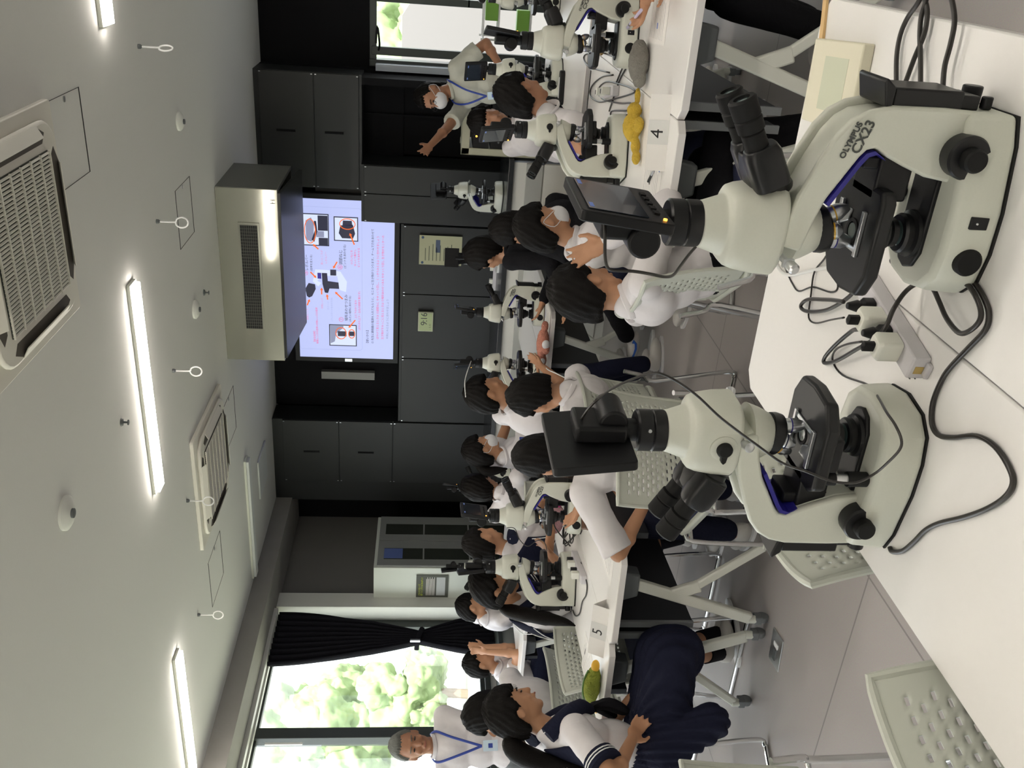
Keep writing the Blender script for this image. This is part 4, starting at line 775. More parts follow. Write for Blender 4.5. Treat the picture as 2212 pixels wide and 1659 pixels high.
for s, kind, lb in ((-Ls * .20, 'plug', 'black plug in the power strip, the farther one'), (-Ls * .03, 'adapter', 'white square adapter in the power strip, the farther one'), (Ls * .12, 'plug', 'black plug in the power strip, between the two white adapters'), (Ls * .27, 'adapter', 'white square adapter in the power strip, the nearer one with small print')):
    p = onstrip(s)
    if kind == 'plug':
        e = empty('power_plug', (p.x, p.y, TZ + .0305), ang, lb, 'plug'); b = mb(); b.loft([sup(.011, .014, 0, 4), sup(.011, .014, .018, 4), sup(.007, .009, .024, 3), sup(.009, .010, .028, 3), sup(.0055, .0055, .046, 2)]); b.obj('plug_body', M_black, e, bevel=.001)
    else:
        e = empty('power_adapter', (p.x, p.y, TZ + .0305), ang, lb, 'adapter'); b = mb(); b.loft([sup(.019, .019, 0, 6), sup(.019, .019, .034, 6), sup(.015, .015, .040, 5)]); b.obj('adapter_body', M_plug, e, bevel=.001)
        b = mb(); b.loft([sup(.0055, .0085, .040, 4), sup(.0055, .0085, .058, 4), sup(.002, .002, .061, 2)]); b.obj('usb_plug', M_black, e)
        if 'print' in lb:
            q = mb()
            for i in range(4): q.bx(-.012, .010 - .003 * (i % 2), -.0196, -.0192, .008 + i * .006, .0105 + i * .006)
            q.obj('printed_text', mat('faint_print', (0.42, 0.42, 0.38), 0.7), e)
wa, wb_ = atz(1790, -30, TZ), atz(1772, 140, TZ)
ws_ = empty('wooden_stick', ((wa.x + wb_.x) / 2, (wa.y + wb_.y) / 2, TZ), math.atan2(wb_.y - wa.y, wb_.x - wa.x), 'flat pale wooden stick along the far edge of the near table', 'stick')
mb().bx(-.19, .075, -.008, .010, 0, .006).obj('stick', mat('pale_wood', (0.66, 0.44, 0.20), 0.6, noise_amt=.15, nscale=15), ws_, bevel=.001)
bxp = empty('cream_box', (-.235, 1.80, TZ), R(4), 'shallow cream paper box lying behind the lettered microscope', 'box')
mb().bx(-.08, .08, -.11, .12, 0, .022).obj('box_body', mat('cream_card', (0.74, 0.70, 0.55), 0.7), bxp, bevel=.003); mb().bx(-.05, .05, -.06, .05, .022, .0225).obj('box_label', mat('greenish_label', (0.58, 0.60, 0.46), 0.7), bxp)
# ================================================================ PEOPLE
def remesh(b, name, m, parent, vox, it=3, disp=0.0, dsc=8.0):
    me = bpy.data.meshes.new('tmp'); me.from_pydata([tuple(p) for p in b.v], [], b.f)
    o = bpy.data.objects.new('tmp', me)
    r = o.modifiers.new('r', 'REMESH'); r.mode = 'VOXEL'; r.voxel_size = vox
    if it: s_ = o.modifiers.new('s', 'SMOOTH'); s_.iterations = it; s_.factor = .5
    me2 = baked(o); bpy.data.meshes.remove(me)
    if disp:
        n_ = len(me2.vertices); co_ = [0.0] * (3 * n_); no_ = [0.0] * (3 * n_); me2.vertices.foreach_get('co', co_); me2.vertex_normals.foreach_get('vector', no_)
        for i in range(0, 3 * n_, 3):
            k = disp * (noise.noise((co_[i] * dsc, co_[i + 1] * dsc, co_[i + 2] * dsc)) + .5 * noise.noise((co_[i] * 3 * dsc, co_[i + 1] * 3 * dsc, co_[i + 2] * dsc)))
            co_[i] += no_[i] * k; co_[i + 1] += no_[i + 1] * k; co_[i + 2] += no_[i + 2] * k
        me2.vertices.foreach_set('co', co_)
    me2.name = name; me2.materials.clear(); me2.materials.append(m)
    me2.polygons.foreach_set('use_smooth', [True] * len(me2.polygons))
    o = bpy.data.objects.new(name, me2); C.objects.link(o)
    if parent: o.parent = parent
    return o
def dirv(a, pitch=0): return Vector((math.cos(R(a)) * math.cos(R(pitch)), math.sin(R(a)) * math.cos(R(pitch)), math.sin(R(pitch))))
def ik(S, W, l1, l2, hint):
    d = W - S; L = d.length
    if L > (l1 + l2) * .999: W = S + d * ((l1 + l2) * .999 / L); d = W - S; L = d.length
    a = (l1 * l1 - l2 * l2 + L * L) / (2 * L); h = math.sqrt(max(l1 * l1 - a * a, 0)); n = d / L
    q = hint - n * hint.dot(n); q.normalize(); return S + n * a + q * h, W
def basis(r, f, u): return Matrix((r, f, u)).transposed()
def hand(b, W, d, n, sgn, curl=35, spread=1.0, k=1.0):   # W wrist, d finger direction, n palm normal, sgn side of the thumb
    d = d.normalized(); n = (n - d * n.dot(d)).normalized(); l = d.cross(n) * sgn
    rot = basis(l, d, n); b.ell(W + d * .045 * k, (.040 * k, .050 * k, .015 * k), rot, 14, 8); b.cap(W - d * .01, W + d * .03, .023 * k, .022 * k, 10)
    for i, ln in enumerate((.066, .074, .069, .054)):
        o = W + d * .082 * k + l * (.029 - i * .0195) * k; dd = d
        for j, fr in enumerate((.42, .33, .25)):
            a = R(curl * (.6 + .5 * j) / 2); dn = (dd * math.cos(a) - n * -math.sin(a)); dn = (dn + l * (.10 - .07 * i) * spread).normalized()
            e = o + dn * ln * fr * k; b.cap(o, e, (.0098 - .001 * j) * k, (.0090 - .001 * j) * k, 8); o = e; dd = dn
    o = W + d * .022 * k + l * .030 * k; dd = (d * .7 + l * .75 + n * .25).normalized(); e = o + dd * .035 * k; b.cap(o, e, .012 * k, .0105 * k, 8); b.cap(e, e + (dd * .5 + d * .7 + n * .2).normalized() * .03 * k, .0105 * k, .009 * k, 8)
def hairpiece(hc, r, f, u, parent, m, thick=.016, fringe=22, side=-12, nape=-42, seed=0, scale=1.0, vol=1.0, nz=.006):
    nu, nv = 72, 44; vs = []; fs = []; hx, hy, hz_ = .076 * scale, .096 * scale, .113 * scale
    for j in range(nv + 1):
        el = R(-90 + 180 * j / nv)
        for i in range(nu):
            az = 2 * math.pi * i / nu; dx, dy, dz = math.sin(az) * math.cos(el), math.cos(az) * math.cos(el), math.sin(el)
            a = abs(math.degrees(math.atan2(dx, dy)))
            if a < 60: line = fringe + 3 * math.sin(a * .35 + seed)
            elif a < 76: line = fringe + (side - 6 - fringe) * (a - 60) / 16
            elif a < 98: line = side
            else: line = side + (nape - 16 - side) * min(1, (a - 98) / 24)
            t = (math.degrees(el) - line) / 9; t = max(0, min(1, t)); t = t * t * (3 - 2 * t)
            st = nz * .45 * math.sin(az * 23 + seed + 3 * math.sin(el * 3)) + nz * noise.noise(Vector((dx * 5 + seed, dy * 5, dz * 3)))
            th = thick * (1 + .35 * max(0, dz) * vol + (.25 if a > 90 else 0)) + st
            k = (1 + 0) ; off = th * t - .012 * (1 - t)
            p = Vector((dx * (hx + off), dy * (hy + off), dz * (hz_ + off)))
            vs.append(hc + r * p.x + f * p.y + u * p.z)
    for j in range(nv):
        for i in range(nu): q = j * nu; fs.append((q + i, q + (i + 1) % nu, q + nu + (i + 1) % nu, q + nu + i))
    b = mb(); b.add(vs, [x[::-1] for x in fs]); return b.obj('hair', m, parent, ang=180)
PG = 'students and teachers in the microscope class'
def person(label, head, pel, face, hyaw=None, hpitch=0, htilt=0, arms=None, legs='sit', ankles=None, top=M_shirt, bottom=M_navy, skin=M_skin, hairm=M_hair, hair=None, sleeve=.62, longsleeve=False, sc_=1.0, vox=.0095, mask=False, face_detail=False, skirt=False, sailor=False, shoes=M_shoe, drop=.20, socks=None, elbow=None, curl=(35, 35), handn=(None, None), collar=True, knees=None):
    head, pel = Vector(head) - Vector((0, 0, .02)), Vector(pel); e = empty('person', (0, 0, 0), 0, label, 'person', PG)
    f = dirv(face); r = f.cross(Vector((0, 0, 1))); U = Vector((0, 0, 1)); s = sc_
    hf = dirv(face if hyaw is None else hyaw, hpitch); hr = hf.cross(U).normalized(); hu = hr.cross(hf)
    if htilt: q = Matrix.Rotation(R(htilt), 3, hf); hr = q @ hr; hu = q @ hu
    nb = head - hu * .135 * s - hf * .035 * s
    sp = (nb - pel); SL = sp.length; spn = sp.normalized(); tf = (f - spn * f.dot(spn)).normalized(); tr = tf.cross(spn); TB = basis(tr, tf, spn)
    std = legs == 'stand'
    b = mb(); c = mb()
    def torso(q, g):
        q.ell(pel + spn * .02, (.150 * s + g, .105 * s + g, .11 * s + g), TB); q.ell(pel + sp * .38, (.130 * s + g, .095 * s + g, SL * .26 + g), TB)
        q.ell(pel + sp * .70 - tf * .005, (.150 * s + g, .102 * s + g, SL * .27 + g), TB)
        q.cap(nb - spn * .075 + tr * .115 * s, nb - spn * .075 - tr * .115 * s, .055 * s + g, .055 * s + g); q.cap(nb - spn * .10, nb - spn * .02, .075 * s + g, .05 * s + g * .4)
    torso(b, -.012); torso(c, .010)
    b.cap(nb - spn * .06, head - hu * .05 * s - hf * .01, .050 * s, .047 * s)
    # head
    HB = basis(hr, hf, hu)
    def H(x, y, z): return head + hr * x * s + hf * y * s + hu * z * s
    b.ell(H(0, -.004, .012), (.075 * s, .092 * s, .103 * s), HB); b.ell(H(0, .022, -.048), (.056 * s, .060 * s, .062 * s), HB); b.ell(H(0, .060, -.088), (.026 * s, .022 * s, .020 * s), HB); b.ell(H(0, .062, -.02), (.052 * s, .026 * s, .045 * s), HB)
    b.cap(H(0, .086, .012), H(0, .103, -.026), .009 * s, .0125 * s, 8); b.ell(H(0, .088, -.054), (.024 * s, .012 * s, .010 * s), HB, 10, 6); b.cap(H(-.03, .078, .028), H(.03, .078, .028), .010 * s, .010 * s, 8)
    for sx in (-1, 1): b.ell(H(sx * .076, -.008, -.012), (.010 * s, .021 * s, .032 * s), HB, 12, 8); b.ell(H(sx * .038, .068, -.03), (.02 * s, .014 * s, .018 * s), HB, 10, 6)
    # arms
    arms = arms or (None, None); AR = []
    for i, sx in enumerate((-1, 1)):     # 0 left, 1 right
        S = nb - spn * .07 + tr * sx * .165 * s; t = arms[i]
        if t is None:
            t = (S + f * .16 - U * .42 + tr * sx * .05) if std else (pel + f * .30 + tr * sx * .09 + U * .12)
        W = Vector(t); hint = (-U * 1.0 + tr * sx * .55 - tf * .5) if elbow is None or elbow[i] is None else Vector(elbow[i])
        E, W = ik(S, W, .275 * s, .245 * s, hint); AR.append((S, E, W))
        b.cap(S, E, .044 * s, .036 * s); b.cap(E, W, .036 * s, .024 * s, 12); b.ell(E + (W - E) * .3, (.039 * s,) * 3, None, 12, 8)
        n = Vector(handn[i]) if handn[i] is not None else (U if not std else tf)
        hand(b, W, (W - E) + tf * .02, n, sx if n.z > -.5 else -sx, curl[i], k=.9 * s)
        if longsleeve: c.cap(S, E, .060 * s, .052 * s); c.cap(E, E + (W - E) * .9, .052 * s, .036 * s)
        else:
            T_ = S + (E - S) * sleeve; c.cap(S, S + (E - S) * sleeve * .75, .064 * s, .062 * s); c.tube([S + (E - S) * .25, T_], [.060 * s, .068 * s], 18)
    # legs
    LG = []; tb = mb()
    for i, sx in enumerate((-1, 1)):
        hp = pel + r * sx * .085 * s - U * .01
        if std: kn = hp + f * .02 - U * .42 * s; an = Vector((kn.x, kn.y, .09))
        else:
            an = Vector(ankles[i]) if ankles else (Vector((pel.x, pel.y, 0)) + f * (.50) + r * sx * .10 + U * .09)
            if knees: kn = Vector(knees[i])
            else: kn, an = ik(hp, an, .42 * s, .41 * s, U + f * .6)
        LG.append((hp, kn, an)); 
        b.cap(hp, kn, .070 * s, .050 * s); b.cap(kn, an, .048 * s, .034 * s, 12)
        if skirt: pass
        else: tb.cap(hp, kn, .088 * s, .066 * s); tb.cap(kn, an + (kn - an) * .10, .066 * s, .055 * s)
        fd = (f + r * sx * .15).normalized()
        sh = mb(); sh.ell(an + fd * .055 - U * .045, (.045 * s, .115 * s, .040 * s), basis(r, fd, U), 16, 10); sh.ell(an - U * .03, (.040 * s, .052 * s, .052 * s), basis(r, fd, U), 14, 8)
        for vi, p in enumerate(sh.v):
            if p.z < .012: sh.v[vi] = Vector((p.x, p.y, .012))
        so_ = remesh(sh, 'shoe', shoes, e, .009, 2); 
        sl = mb(); sl.loft([[an + fd * (.055 + .122 * math.cos(q)) + r * .046 * math.sin(q) + U * (z_ - an.z) for q in [2 * math.pi * k / 20 for k in range(20)]] for z_ in (.001, .016)]); sl.obj('sole', M_white if shoes is M_shoe else M_rubber, so_)
        if socks: mb().tube([an - U * .01, an + (kn - an) * .30], [.038 * s, .045 * s], 14).obj('sock', socks, e)
    remesh(b, 'body', skin, e, vox, 2)
    remesh(c, 'shirt', top, e, max(vox, .009), 3, .007, 9)
    if skirt:
        q = mb(); ring = []; kc = (LG[0][1] + LG[1][1]) / 2
        q.ell(pel, (.17, .14, .13), TB); 
        for sx in (-1, 1): q.cap(pel + r * sx * .08, (LG[0 if sx < 0 else 1][1]) + r * sx * .02, .115, .105); q.cap(LG[0 if sx < 0 else 1][1] + U * .0, LG[0 if sx < 0 else 1][1] - U * drop * .8 + f * .02, .10, .085)
        q.cap(pel - U * .02, kc, .125, .12); q.cap(kc + f * .01, kc - U * drop + f * .02, .125, .12); q.cap(pel + f * .15 - U * .05, pel + f * .15 - U * drop, .13, .12)
        for sx in (-1, 1): q.cap(kc + r * sx * .10, kc + r * sx * .10 - U * drop + f * .01, .09, .08)
        q.cap(pel + r * .16, pel + r * .20 - U * .20 + f * .1, .08, .07); q.cap(pel - r * .16, pel - r * .18 - U * .16 + f * .1, .07, .06)
        o = remesh(q, 'skirt', bottom, e, .010, 3)
        for v in o.data.vertices:
            p = v.co - pel; a = math.atan2(p.dot(r), p.dot(f)) ; v.co += v.normal * .007 * math.sin(a * 44)
    else:
        tb.ell(pel - U * .01, (.158 * s, .118 * s, .105 * s), TB); remesh(tb, 'trousers', bottom, e, .0105, 3, .005, 9)
    hk = dict(scale=s); hk.update(hair or {}); hairpiece(H(0, -.004, .008), hr, hf, hu, e, hairm, **hk)
    if collar and not sailor:
        cp = []
        for k in range(17):
            a = R(-160 + 320 * k / 16); cp.append(nb - spn * (.002 + .022 * max(0, math.cos(a))) + tr * math.sin(a) * .066 * s + tf * (math.cos(a) * .066 * s + .008))
        mb().tube(cp, .013, 8, ell=.5).obj('collar', top, e)
    if sailor:
        g = mb(); rows = []; RB = [(-.16 + .32 * k / 12) for k in range(13)]
        back = []
        for jj in range(9):
            t = jj / 8; row = []
            for x in RB:
                row.append(nb + spn * (-.015 - .20 * t) + tr * x * s * (.72 + .35 * t) - tf * (.075 + .045 * math.sin(min(1, t * 1.3) * 1.7) - .75 * x * x) * s - spn * .06 * abs(x) / .16)
            back.append(row)
        vs = [p for row in back for p in row]; fs = [(j * 13 + i, j * 13 + i + 1, j * 13 + i + 14, j * 13 + i + 13) for j in range(8) for i in range(12)]
        g.add(vs, fs); 
        for sx in (-1, 1):       # front lapels running to the knot
            kp = nb - spn * .20 + tf * .115; pts = [nb + tr * sx * .085 - tf * .03 + spn * .01, nb + tr * sx * .10 + tf * .045 - spn * .05, nb + tr * sx * .06 + tf * .10 - spn * .12, kp]
            g.tube(smoothpts(pts, 4), [.03] * 9 + [.026, .022, .016, .012], 8, up=tuple(tf), ell=1.0)
        o = g.obj('sailor_collar', M_navy, e, ang=80); m_ = o.modifiers.new('t', 'SOLIDIFY'); m_.thickness = .006
        st = mb()
        for dt_ in (.82, .92):
            row = [nb + spn * (-.015 - .20 * dt_) + tr * x * s * (.72 + .35 * dt_) * dt_ * 1.05 - tf * (.089 + .045 * math.sin(min(1, dt_ * 1.3) * 1.7) - .75 * x * x) * s - spn * .06 * abs(x) / .16 for x in RB]; st.tube(row, .003, 6)
            for sx in (0, -1):
                st.tube([back[j][sx] * 1.0 + (nb - back[j][sx]).normalized() * (.012 + .014 * (dt_ < .9)) - tf * .013 for j in range(1, 9)], .003, 6)
        for sx in (-1, 1):
            for o_ in (.012, .020):
                pts = [nb + tr * sx * .085 - tf * .03 + spn * .03, nb + tr * sx * (.10 + o_) + tf * .066 - spn * .045, nb + tr * sx * (.06 + o_ * .8) + tf * .121 - spn * .115, nb - spn * .19 + tf * .132 + tr * sx * o_ * .3]
                st.tube(smoothpts(pts, 5), .0024, 6)
        st.obj('collar_stripe', M_white, o)
        kn_ = mb(); kp = nb - spn * .205 + tf * .125; kn_.ell(kp, (.022, .018, .022), TB, 12, 8)
        for sx in (-1, 1): kn_.tube(smoothpts([kp, kp + tr * sx * .04 - spn * .05 + tf * .02, kp + tr * sx * .06 - spn * .13], 4), [.010, .015, .02, .024, .026, .026, .024, .02, .012], 8, up=tuple(tf), ell=1.6)
        kn_.obj('neckerchief', M_blk, e)
        for (S, E, W) in AR:
            a_, b_ = S + (E - S) * (sleeve - .17), S + (E - S) * (sleeve + .02); cu = mb().tube([a_, b_], [.0665, .0715], 20).obj('cuff', M_navy, e)
            z = mb(); d_ = (E - S).normalized()
            for t in (.3, .55): p = a_ + (b_ - a_) * t; z.tube([p, p + d_ * .005], [.0705, .0708], 20)
            z.obj('cuff_stripe', M_white, cu)
    if mask:
        q = mb(); q.ell(H(0, .052, -.045), (.060 * s, .066 * s, .056 * s), HB, 20, 14); mk = q.obj('face_mask', M_mask, e)
        for sx in (-1, 1):
            mb().tube(smoothpts([H(sx * .055, .07, -.02), H(sx * .075, .03, -.005), H(sx * .085, -.02, .012), H(sx * .08, -.02, -.04), H(sx * .062, .03, -.06)], 3), .0018, 6).obj('ear_loop', M_mask, mk)
    if face_detail:
        for sx in (-1, 1):
            q = mb(); q.ell(H(sx * .032, .0835, .004), (.0125 * s, .006 * s, .0045 * s), HB, 12, 8); q.obj('eye', M_eye, e)
            q = mb(); q.tube(smoothpts([H(sx * .014, .092, .024), H(sx * .032, .090, .028), H(sx * .050, .078, .024)], 3), .0028, 6); q.obj('eyebrow', hairm, e)
        if not mask: q = mb(); q.ell(H(0, .0975, -.056), (.021 * s, .006 * s, .0045 * s), HB, 12, 8); q.obj('mouth', M_lip, e)
    e['_nb'] = list(nb); e['_tf'] = list(tf); e['_tr'] = list(tr); e['_sp'] = list(spn)
    return e, H, AR, (nb, tf, tr, spn), LG
def lanyard(e, fr, m, L=.30, card=True, side=0.0):
    nb, tf, tr, sp = fr; kp = nb - sp * L + tf * .135 + tr * side
    for sx in (-1, 1): mb().tube(smoothpts([nb + tr * sx * .062 - tf * .02 + sp * .012, nb + tr * sx * .085 + tf * .06 - sp * .03, nb + tr * sx * .055 + tf * .125 - sp * .13, kp], 4), .004, 6, ell=1.8).obj('lanyard', m, e)
    if card: b = mb(); b.box(kp - sp * .05, (.06, .004, .085), basis(tr, tf, sp)); o = b.obj('name_card', M_card, e, bevel=.001); b = mb(); b.box(kp - sp * .05 + tf * .003, (.025, .002, .025), basis(tr, tf, sp)); b.obj('card_mark', MATS['blue_lanyard'], o)
hd = atd(882, 1610, 5.35)
e, H, AR, fr, _ = person('person standing by the window, grey hair, white shirt, blue lanyard, looking down', hd, hd + Vector((.0, .02, -.60)), -48, -38, -14, legs='stand', skin=M_skin2, hairm=M_hairg, hair=dict(fringe=38, side=2, nape=-38, thick=.010, nz=.004), face_detail=True, vox=.0065, bottom=M_gpl, shoes=M_rubber, arms=(tuple(hd + Vector((.05, -.1, -.75))), tuple(hd + Vector((-.25, -.15, -.72)))))
lanyard(e, fr, M_lany)
hd = atd(928, 207, 6.6)
e, H, AR, fr, _ = person('person pointing with outstretched arm at the back, cream polo, face mask and glasses', hd, hd + Vector((.12, .0, -.60)), -112, -125, -12, 8, legs='stand', skin=M_skin2, top=M_polo, hair=dict(fringe=30, side=0, nape=-38, thick=.010), face_detail=True, mask=True, vox=.0065, bottom=M_blk, shoes=M_rubber, arms=(tuple(atd(1085, 150, 6.45)), tuple(atd(912, 335, 6.35))), elbow=(None, (-.3, -.3, -.9)), curl=(35, 12), handn=(None, tuple(-fwd)), sleeve=.72)
lanyard(e, fr, M_lany, .27)
for sx in (-1, 1): mb().tube(smoothpts([H(sx * .032 + .02 * math.cos(a), .100, .003 + .015 * math.sin(a)) for a in [2 * math.pi * k / 12 for k in range(13)]], 2), .0014, 6).obj('glasses_rim', M_black, e)
mb().tube([H(.076, -.01, .008), H(.055, .09, .006)], .0014, 6).obj('glasses_arm', M_black, e)
# girl in sailor uniform, front left
hd = atd(1103, 1537, 3.62)
e, H, AR, fr, _ = person('person in white sailor uniform at front left, ponytail, fist hanging beside navy skirt', hd, (-2.98, 2.58, .54), 54, 50, -18, arms=((-2.90, 2.80, .60), tuple(atd(1365, 1598, 3.50))), elbow=(None, (0, -.6, -.5)), curl=(30, 85), handn=(None, (.6, -.6, 0)), sailor=True, skirt=True, sc_=.92, vox=.0062, face_detail=True, hair=dict(fringe=14, side=-10, nape=-38, thick=.014), sleeve=.78, socks=M_blk, knees=((-2.76, 2.90, .47), (-2.66, 2.78, .47)), ankles=(tuple(atz(1545, 1368, .1)), tuple(atz(1552, 1410, .1))), drop=.05)
mb().tube(smoothpts([H(0, -.105, .0), H(.0, -.15, -.05), H(.0, -.16, -.16), H(.01, -.15, -.28), H(.02, -.13, -.36)], 5), [.022, .03, .036, .04, .042, .043, .044, .044, .043, .042, .04, .038, .036, .033, .03, .027, .024, .02, .014, .01, .004], 14).obj('ponytail', M_hair, e)
mb().cyl(H(0, -.112, .002), H(0, -.128, -.02), .024).obj('hair_tie', M_blk, e)
hd = atd(1048, 1540, 4.75)
e, H, AR, fr, _ = person('person with smooth black hair and white shirt turned to the window behind the sailor girl', hd, (-3.86, 3.60, .53), 185, 200, -25, sailor=False, hair=dict(fringe=16, side=-30, nape=-55, thick=.015), arms=((-4.2, 3.45, .78), (-4.2, 3.75, .78)))
hd = atd(1032, 1432, 7.3)
e, H, AR, fr, _ = person('person resting chin on hands with elbow on small table near the curtain', hd, (-5.48, 5.55, .52), 20, 30, -8, arms=(tuple(atd(1046, 1398, 7.25)), tuple(atd(1052, 1408, 7.1))), elbow=((.3, 0, -1), (.3, -.2, -1)), hair=dict(fringe=15, side=-2, nape=-36, thick=.016))
hd = atd(1014, 1312, 7.75)
person('person with black hair leaning into a far microscope before the pale pillar', hd, (-5.42, 6.25, .52), 35, 40, -30, hair=dict(fringe=15, side=4, nape=-34), arms=((-5.0, 6.4, .76), (-4.98, 6.1, .76)))
# ponytailed girl
hd = atd(1062, 1266, 4.75)
e, H, AR, fr, _ = person('person with very long ponytail and sailor collar bending over a microscope', hd, (-3.42, 3.88, .53), 22, 20, -34, arms=((-2.92, 4.02, .80), (-3.0, 3.90, .80)), sailor=True, skirt=True, vox=.0075, sleeve=.74, hair=dict(fringe=16, side=-5, nape=-35, thick=.018), socks=M_blk, sc_=.98)
pt = [atd(*p) for p in ((1085, 1308, 4.8), (1110, 1322, 4.72), (1150, 1330, 4.62), (1190, 1338, 4.55), (1225, 1345, 4.5), (1243, 1352, 4.48))]
mb().tube(smoothpts(pt, 5), [.028, .034, .04, .043, .045] + [.046] * 5 + [.043] * 5 + [.038, .035, .032, .028, .025] + [.021, .017, .013, .009, .006, .003], 14, ell=.8).obj('ponytail', M_hair, e)
hd = atd(1040, 1172, 5.35)
e, H, AR, fr, _ = person('person seen from behind with hair bun and navy sailor collar', hd, (-3.45, 4.55, .55), 105, 72, -8, arms=((-3.5, 4.85, .68), (-3.25, 4.85, .68)), sailor=True, skirt=True, hair=dict(fringe=22, side=8, nape=-30, thick=.010), sc_=.98)
b = mb(); b.ell(H(0, -.10, .03), (.035, .03, .035), None); b.obj('hair_bun', M_hair, e)
hd = atd(1036, 972, 6.3)
e, H, AR, fr, _ = person('person in white blouse and face mask seen in profile before the dark cabinet', hd, (-3.32, 5.75, .55), 50, 38, -8, mask=True, hair=dict(fringe=16, side=-8, nape=-40, thick=.016), arms=((-3.0, 6.1, .78), (-2.9, 5.9, .78)))
mb().tube(smoothpts([H(0, -.10, .02), H(0, -.14, -.04), H(.0, -.12, -.13), H(0, -.10, -.19)], 4), [.02, .026, .03, .032, .034, .034, .032, .03, .026, .02, .014, .01, .004], 12).obj('ponytail', M_hair, e)
mb().box(tuple(atd(1128, 948, 6.1)), (.012, .03, .035)).obj('blue_badge', M_lany, e)
hd = atd(1033, 1052, 6.35)
person('person in white shirt behind the small lit monitor, hair almost black', hd, (-3.72, 5.34, .52), 95, 95, -20, hair=dict(fringe=16, side=-25, nape=-50), arms=((-3.8, 5.7, .7), (-3.5, 5.75, .7)))
hd = atd(1167, 985, 3.78)
person('person with cropped black hair hidden behind the dark monitor back', hd, (-1.93, 3.07, .53), 142, 142, -12, vox=.0075, hair=dict(fringe=20, side=2, nape=-30, thick=.012, nz=.004), arms=((-2.06, 3.04, .60), (-2.15, 3.36, .60)), sleeve=.97, elbow=((-.78, -.7, -.15), None))
hd = atd(1152, 855, 4.2)
person('person with round black haircut in the chair left of the hand-on-hair boy', hd, (-2.10, 3.66, .52), 172, 150, -14, vox=.0085, hair=dict(fringe=20, side=4, nape=-30, thick=.016, nz=.007), arms=((-2.4, 3.5, .77), (-2.42, 3.85, .77)))
hd = atd(1048, 850, 5.45)
person('person in profile against the dark cupboard looking into microscope with white cable', hd, (-2.86, 4.88, .53), 42, 30, -14, hair=dict(fringe=14, side=-2, nape=-34, thick=.020), arms=((-2.62, 5.22, .78), (-2.45, 5.1, .78)))
# boy with hand on his hair
hd = atd(1262, 628, 3.26)
e, H, AR, fr, _ = person('person holding one hand to his dark hair, white shirt, in nearest occupied chair', hd, (-1.02, 3.02, .53), 38, 60, -20, -6, vox=.0062, hair=dict(fringe=14, side=-2, nape=-28, thick=.020, nz=.007), arms=((-.93, 3.25, .60), tuple(atd(1306, 524, 3.14))), elbow=(None, (.45, -.35, -.9)), curl=(35, 18), handn=(None, tuple(-fwd)), longsleeve=True, bottom=M_blk)
hd = atd(1167, 490, 4.15)
person('person in white shirt with ear and mask strap showing, behind hand-on-hair boy', hd, (-1.28, 3.98, .52), 30, 40, -16, mask=True, vox=.0085, hair=dict(fringe=14, side=6, nape=-32, thick=.016), arms=((-1.05, 4.35, .77), (-.9, 4.05, .80)), sleeve=.9)
hd = atd(1045, 548, 5.6)
e, H, AR, fr, LG = person('person in dark jacket stretched over a chair toward the distant table, white sneaker', hd, (-1.72, 5.15, .53), 168, 160, -10, top=M_blk, bottom=M_blk, longsleeve=True, hair=dict(fringe=14, side=-10, nape=-45, thick=.018), ankles=((-2.52, 5.52, .10), (-2.44, 5.82, .10)), arms=((-1.95, 4.95, .72), (-2.1, 5.3, .78)))
jacket_e, jan = e, LG[0][2]
hd = atd(1102, 495, 5.0)
person('person with only black hair visible between masked boy and dark jacket', hd, (-1.40, 4.62, .50), 150, 150, -15, hair=dict(fringe=15, side=-10, nape=-40, thick=.014), top=M_blk, sc_=.95)
hd = atd(1122, 205, 4.55)
e, H, AR, fr, _ = person('person with big round black head bent over table before the pointing man', hd, (-1.25, 4.83, .53), 5, 55, -28, vox=.0085, hair=dict(fringe=14, side=2, nape=-36, thick=.020, nz=.007), arms=(tuple(atd(1163, 232, 4.9)), (-.93, 4.98, .78)), skin=M_skin2)
hd = atd(1052, 262, 5.8)
person('person partly hidden behind a dark monitor, right of the equipment rack', hd, (-1.30, 5.95, .52), 60, -60, -5, hair=dict(fringe=14, side=-5, nape=-40), skin=M_skin2, arms=((-1.05, 6.1, .78), (-1.0, 5.8, .78)))
# owner of the two hands at the edge of the picture
ha, hb_ = atz(1396, -4, .775), atz(1452, -2, .755)
e, H, AR, fr, _ = person('person mostly outside the picture whose hands hold a pen over the table', (.02, 3.54, 1.16), (.24, 3.44, .54), 176, 170, -30, arms=(tuple(ha), tuple(hb_)), vox=.0065, curl=(60, 40), bottom=M_blk, sleeve=.6, handn=((0, 0, 1), (0, 0, 1)), elbow=((.2, -.5, -.2), (.2, .5, -.2)))
p0 = AR[0][2] + Vector((-.07, .0, .0)); q0, q1 = atz(1385, 22, .80), atz(1338, 82, .745)
pe = empty('marker_pen', (0, 0, 0), 0, 'pale lilac striped pen held between the two hands', 'pen'); mb().tube([q0, q1], .006, 12).obj('barrel', mat('lilac_pen', (0.6, 0.55, 0.75), 0.3), pe); dd = q1 - q0
for t in (.45, .6, .7): mb().tube([q0 + dd * t, q0 + dd * (t + .03)], .0064, 12).obj('dark_band', M_print, pe)
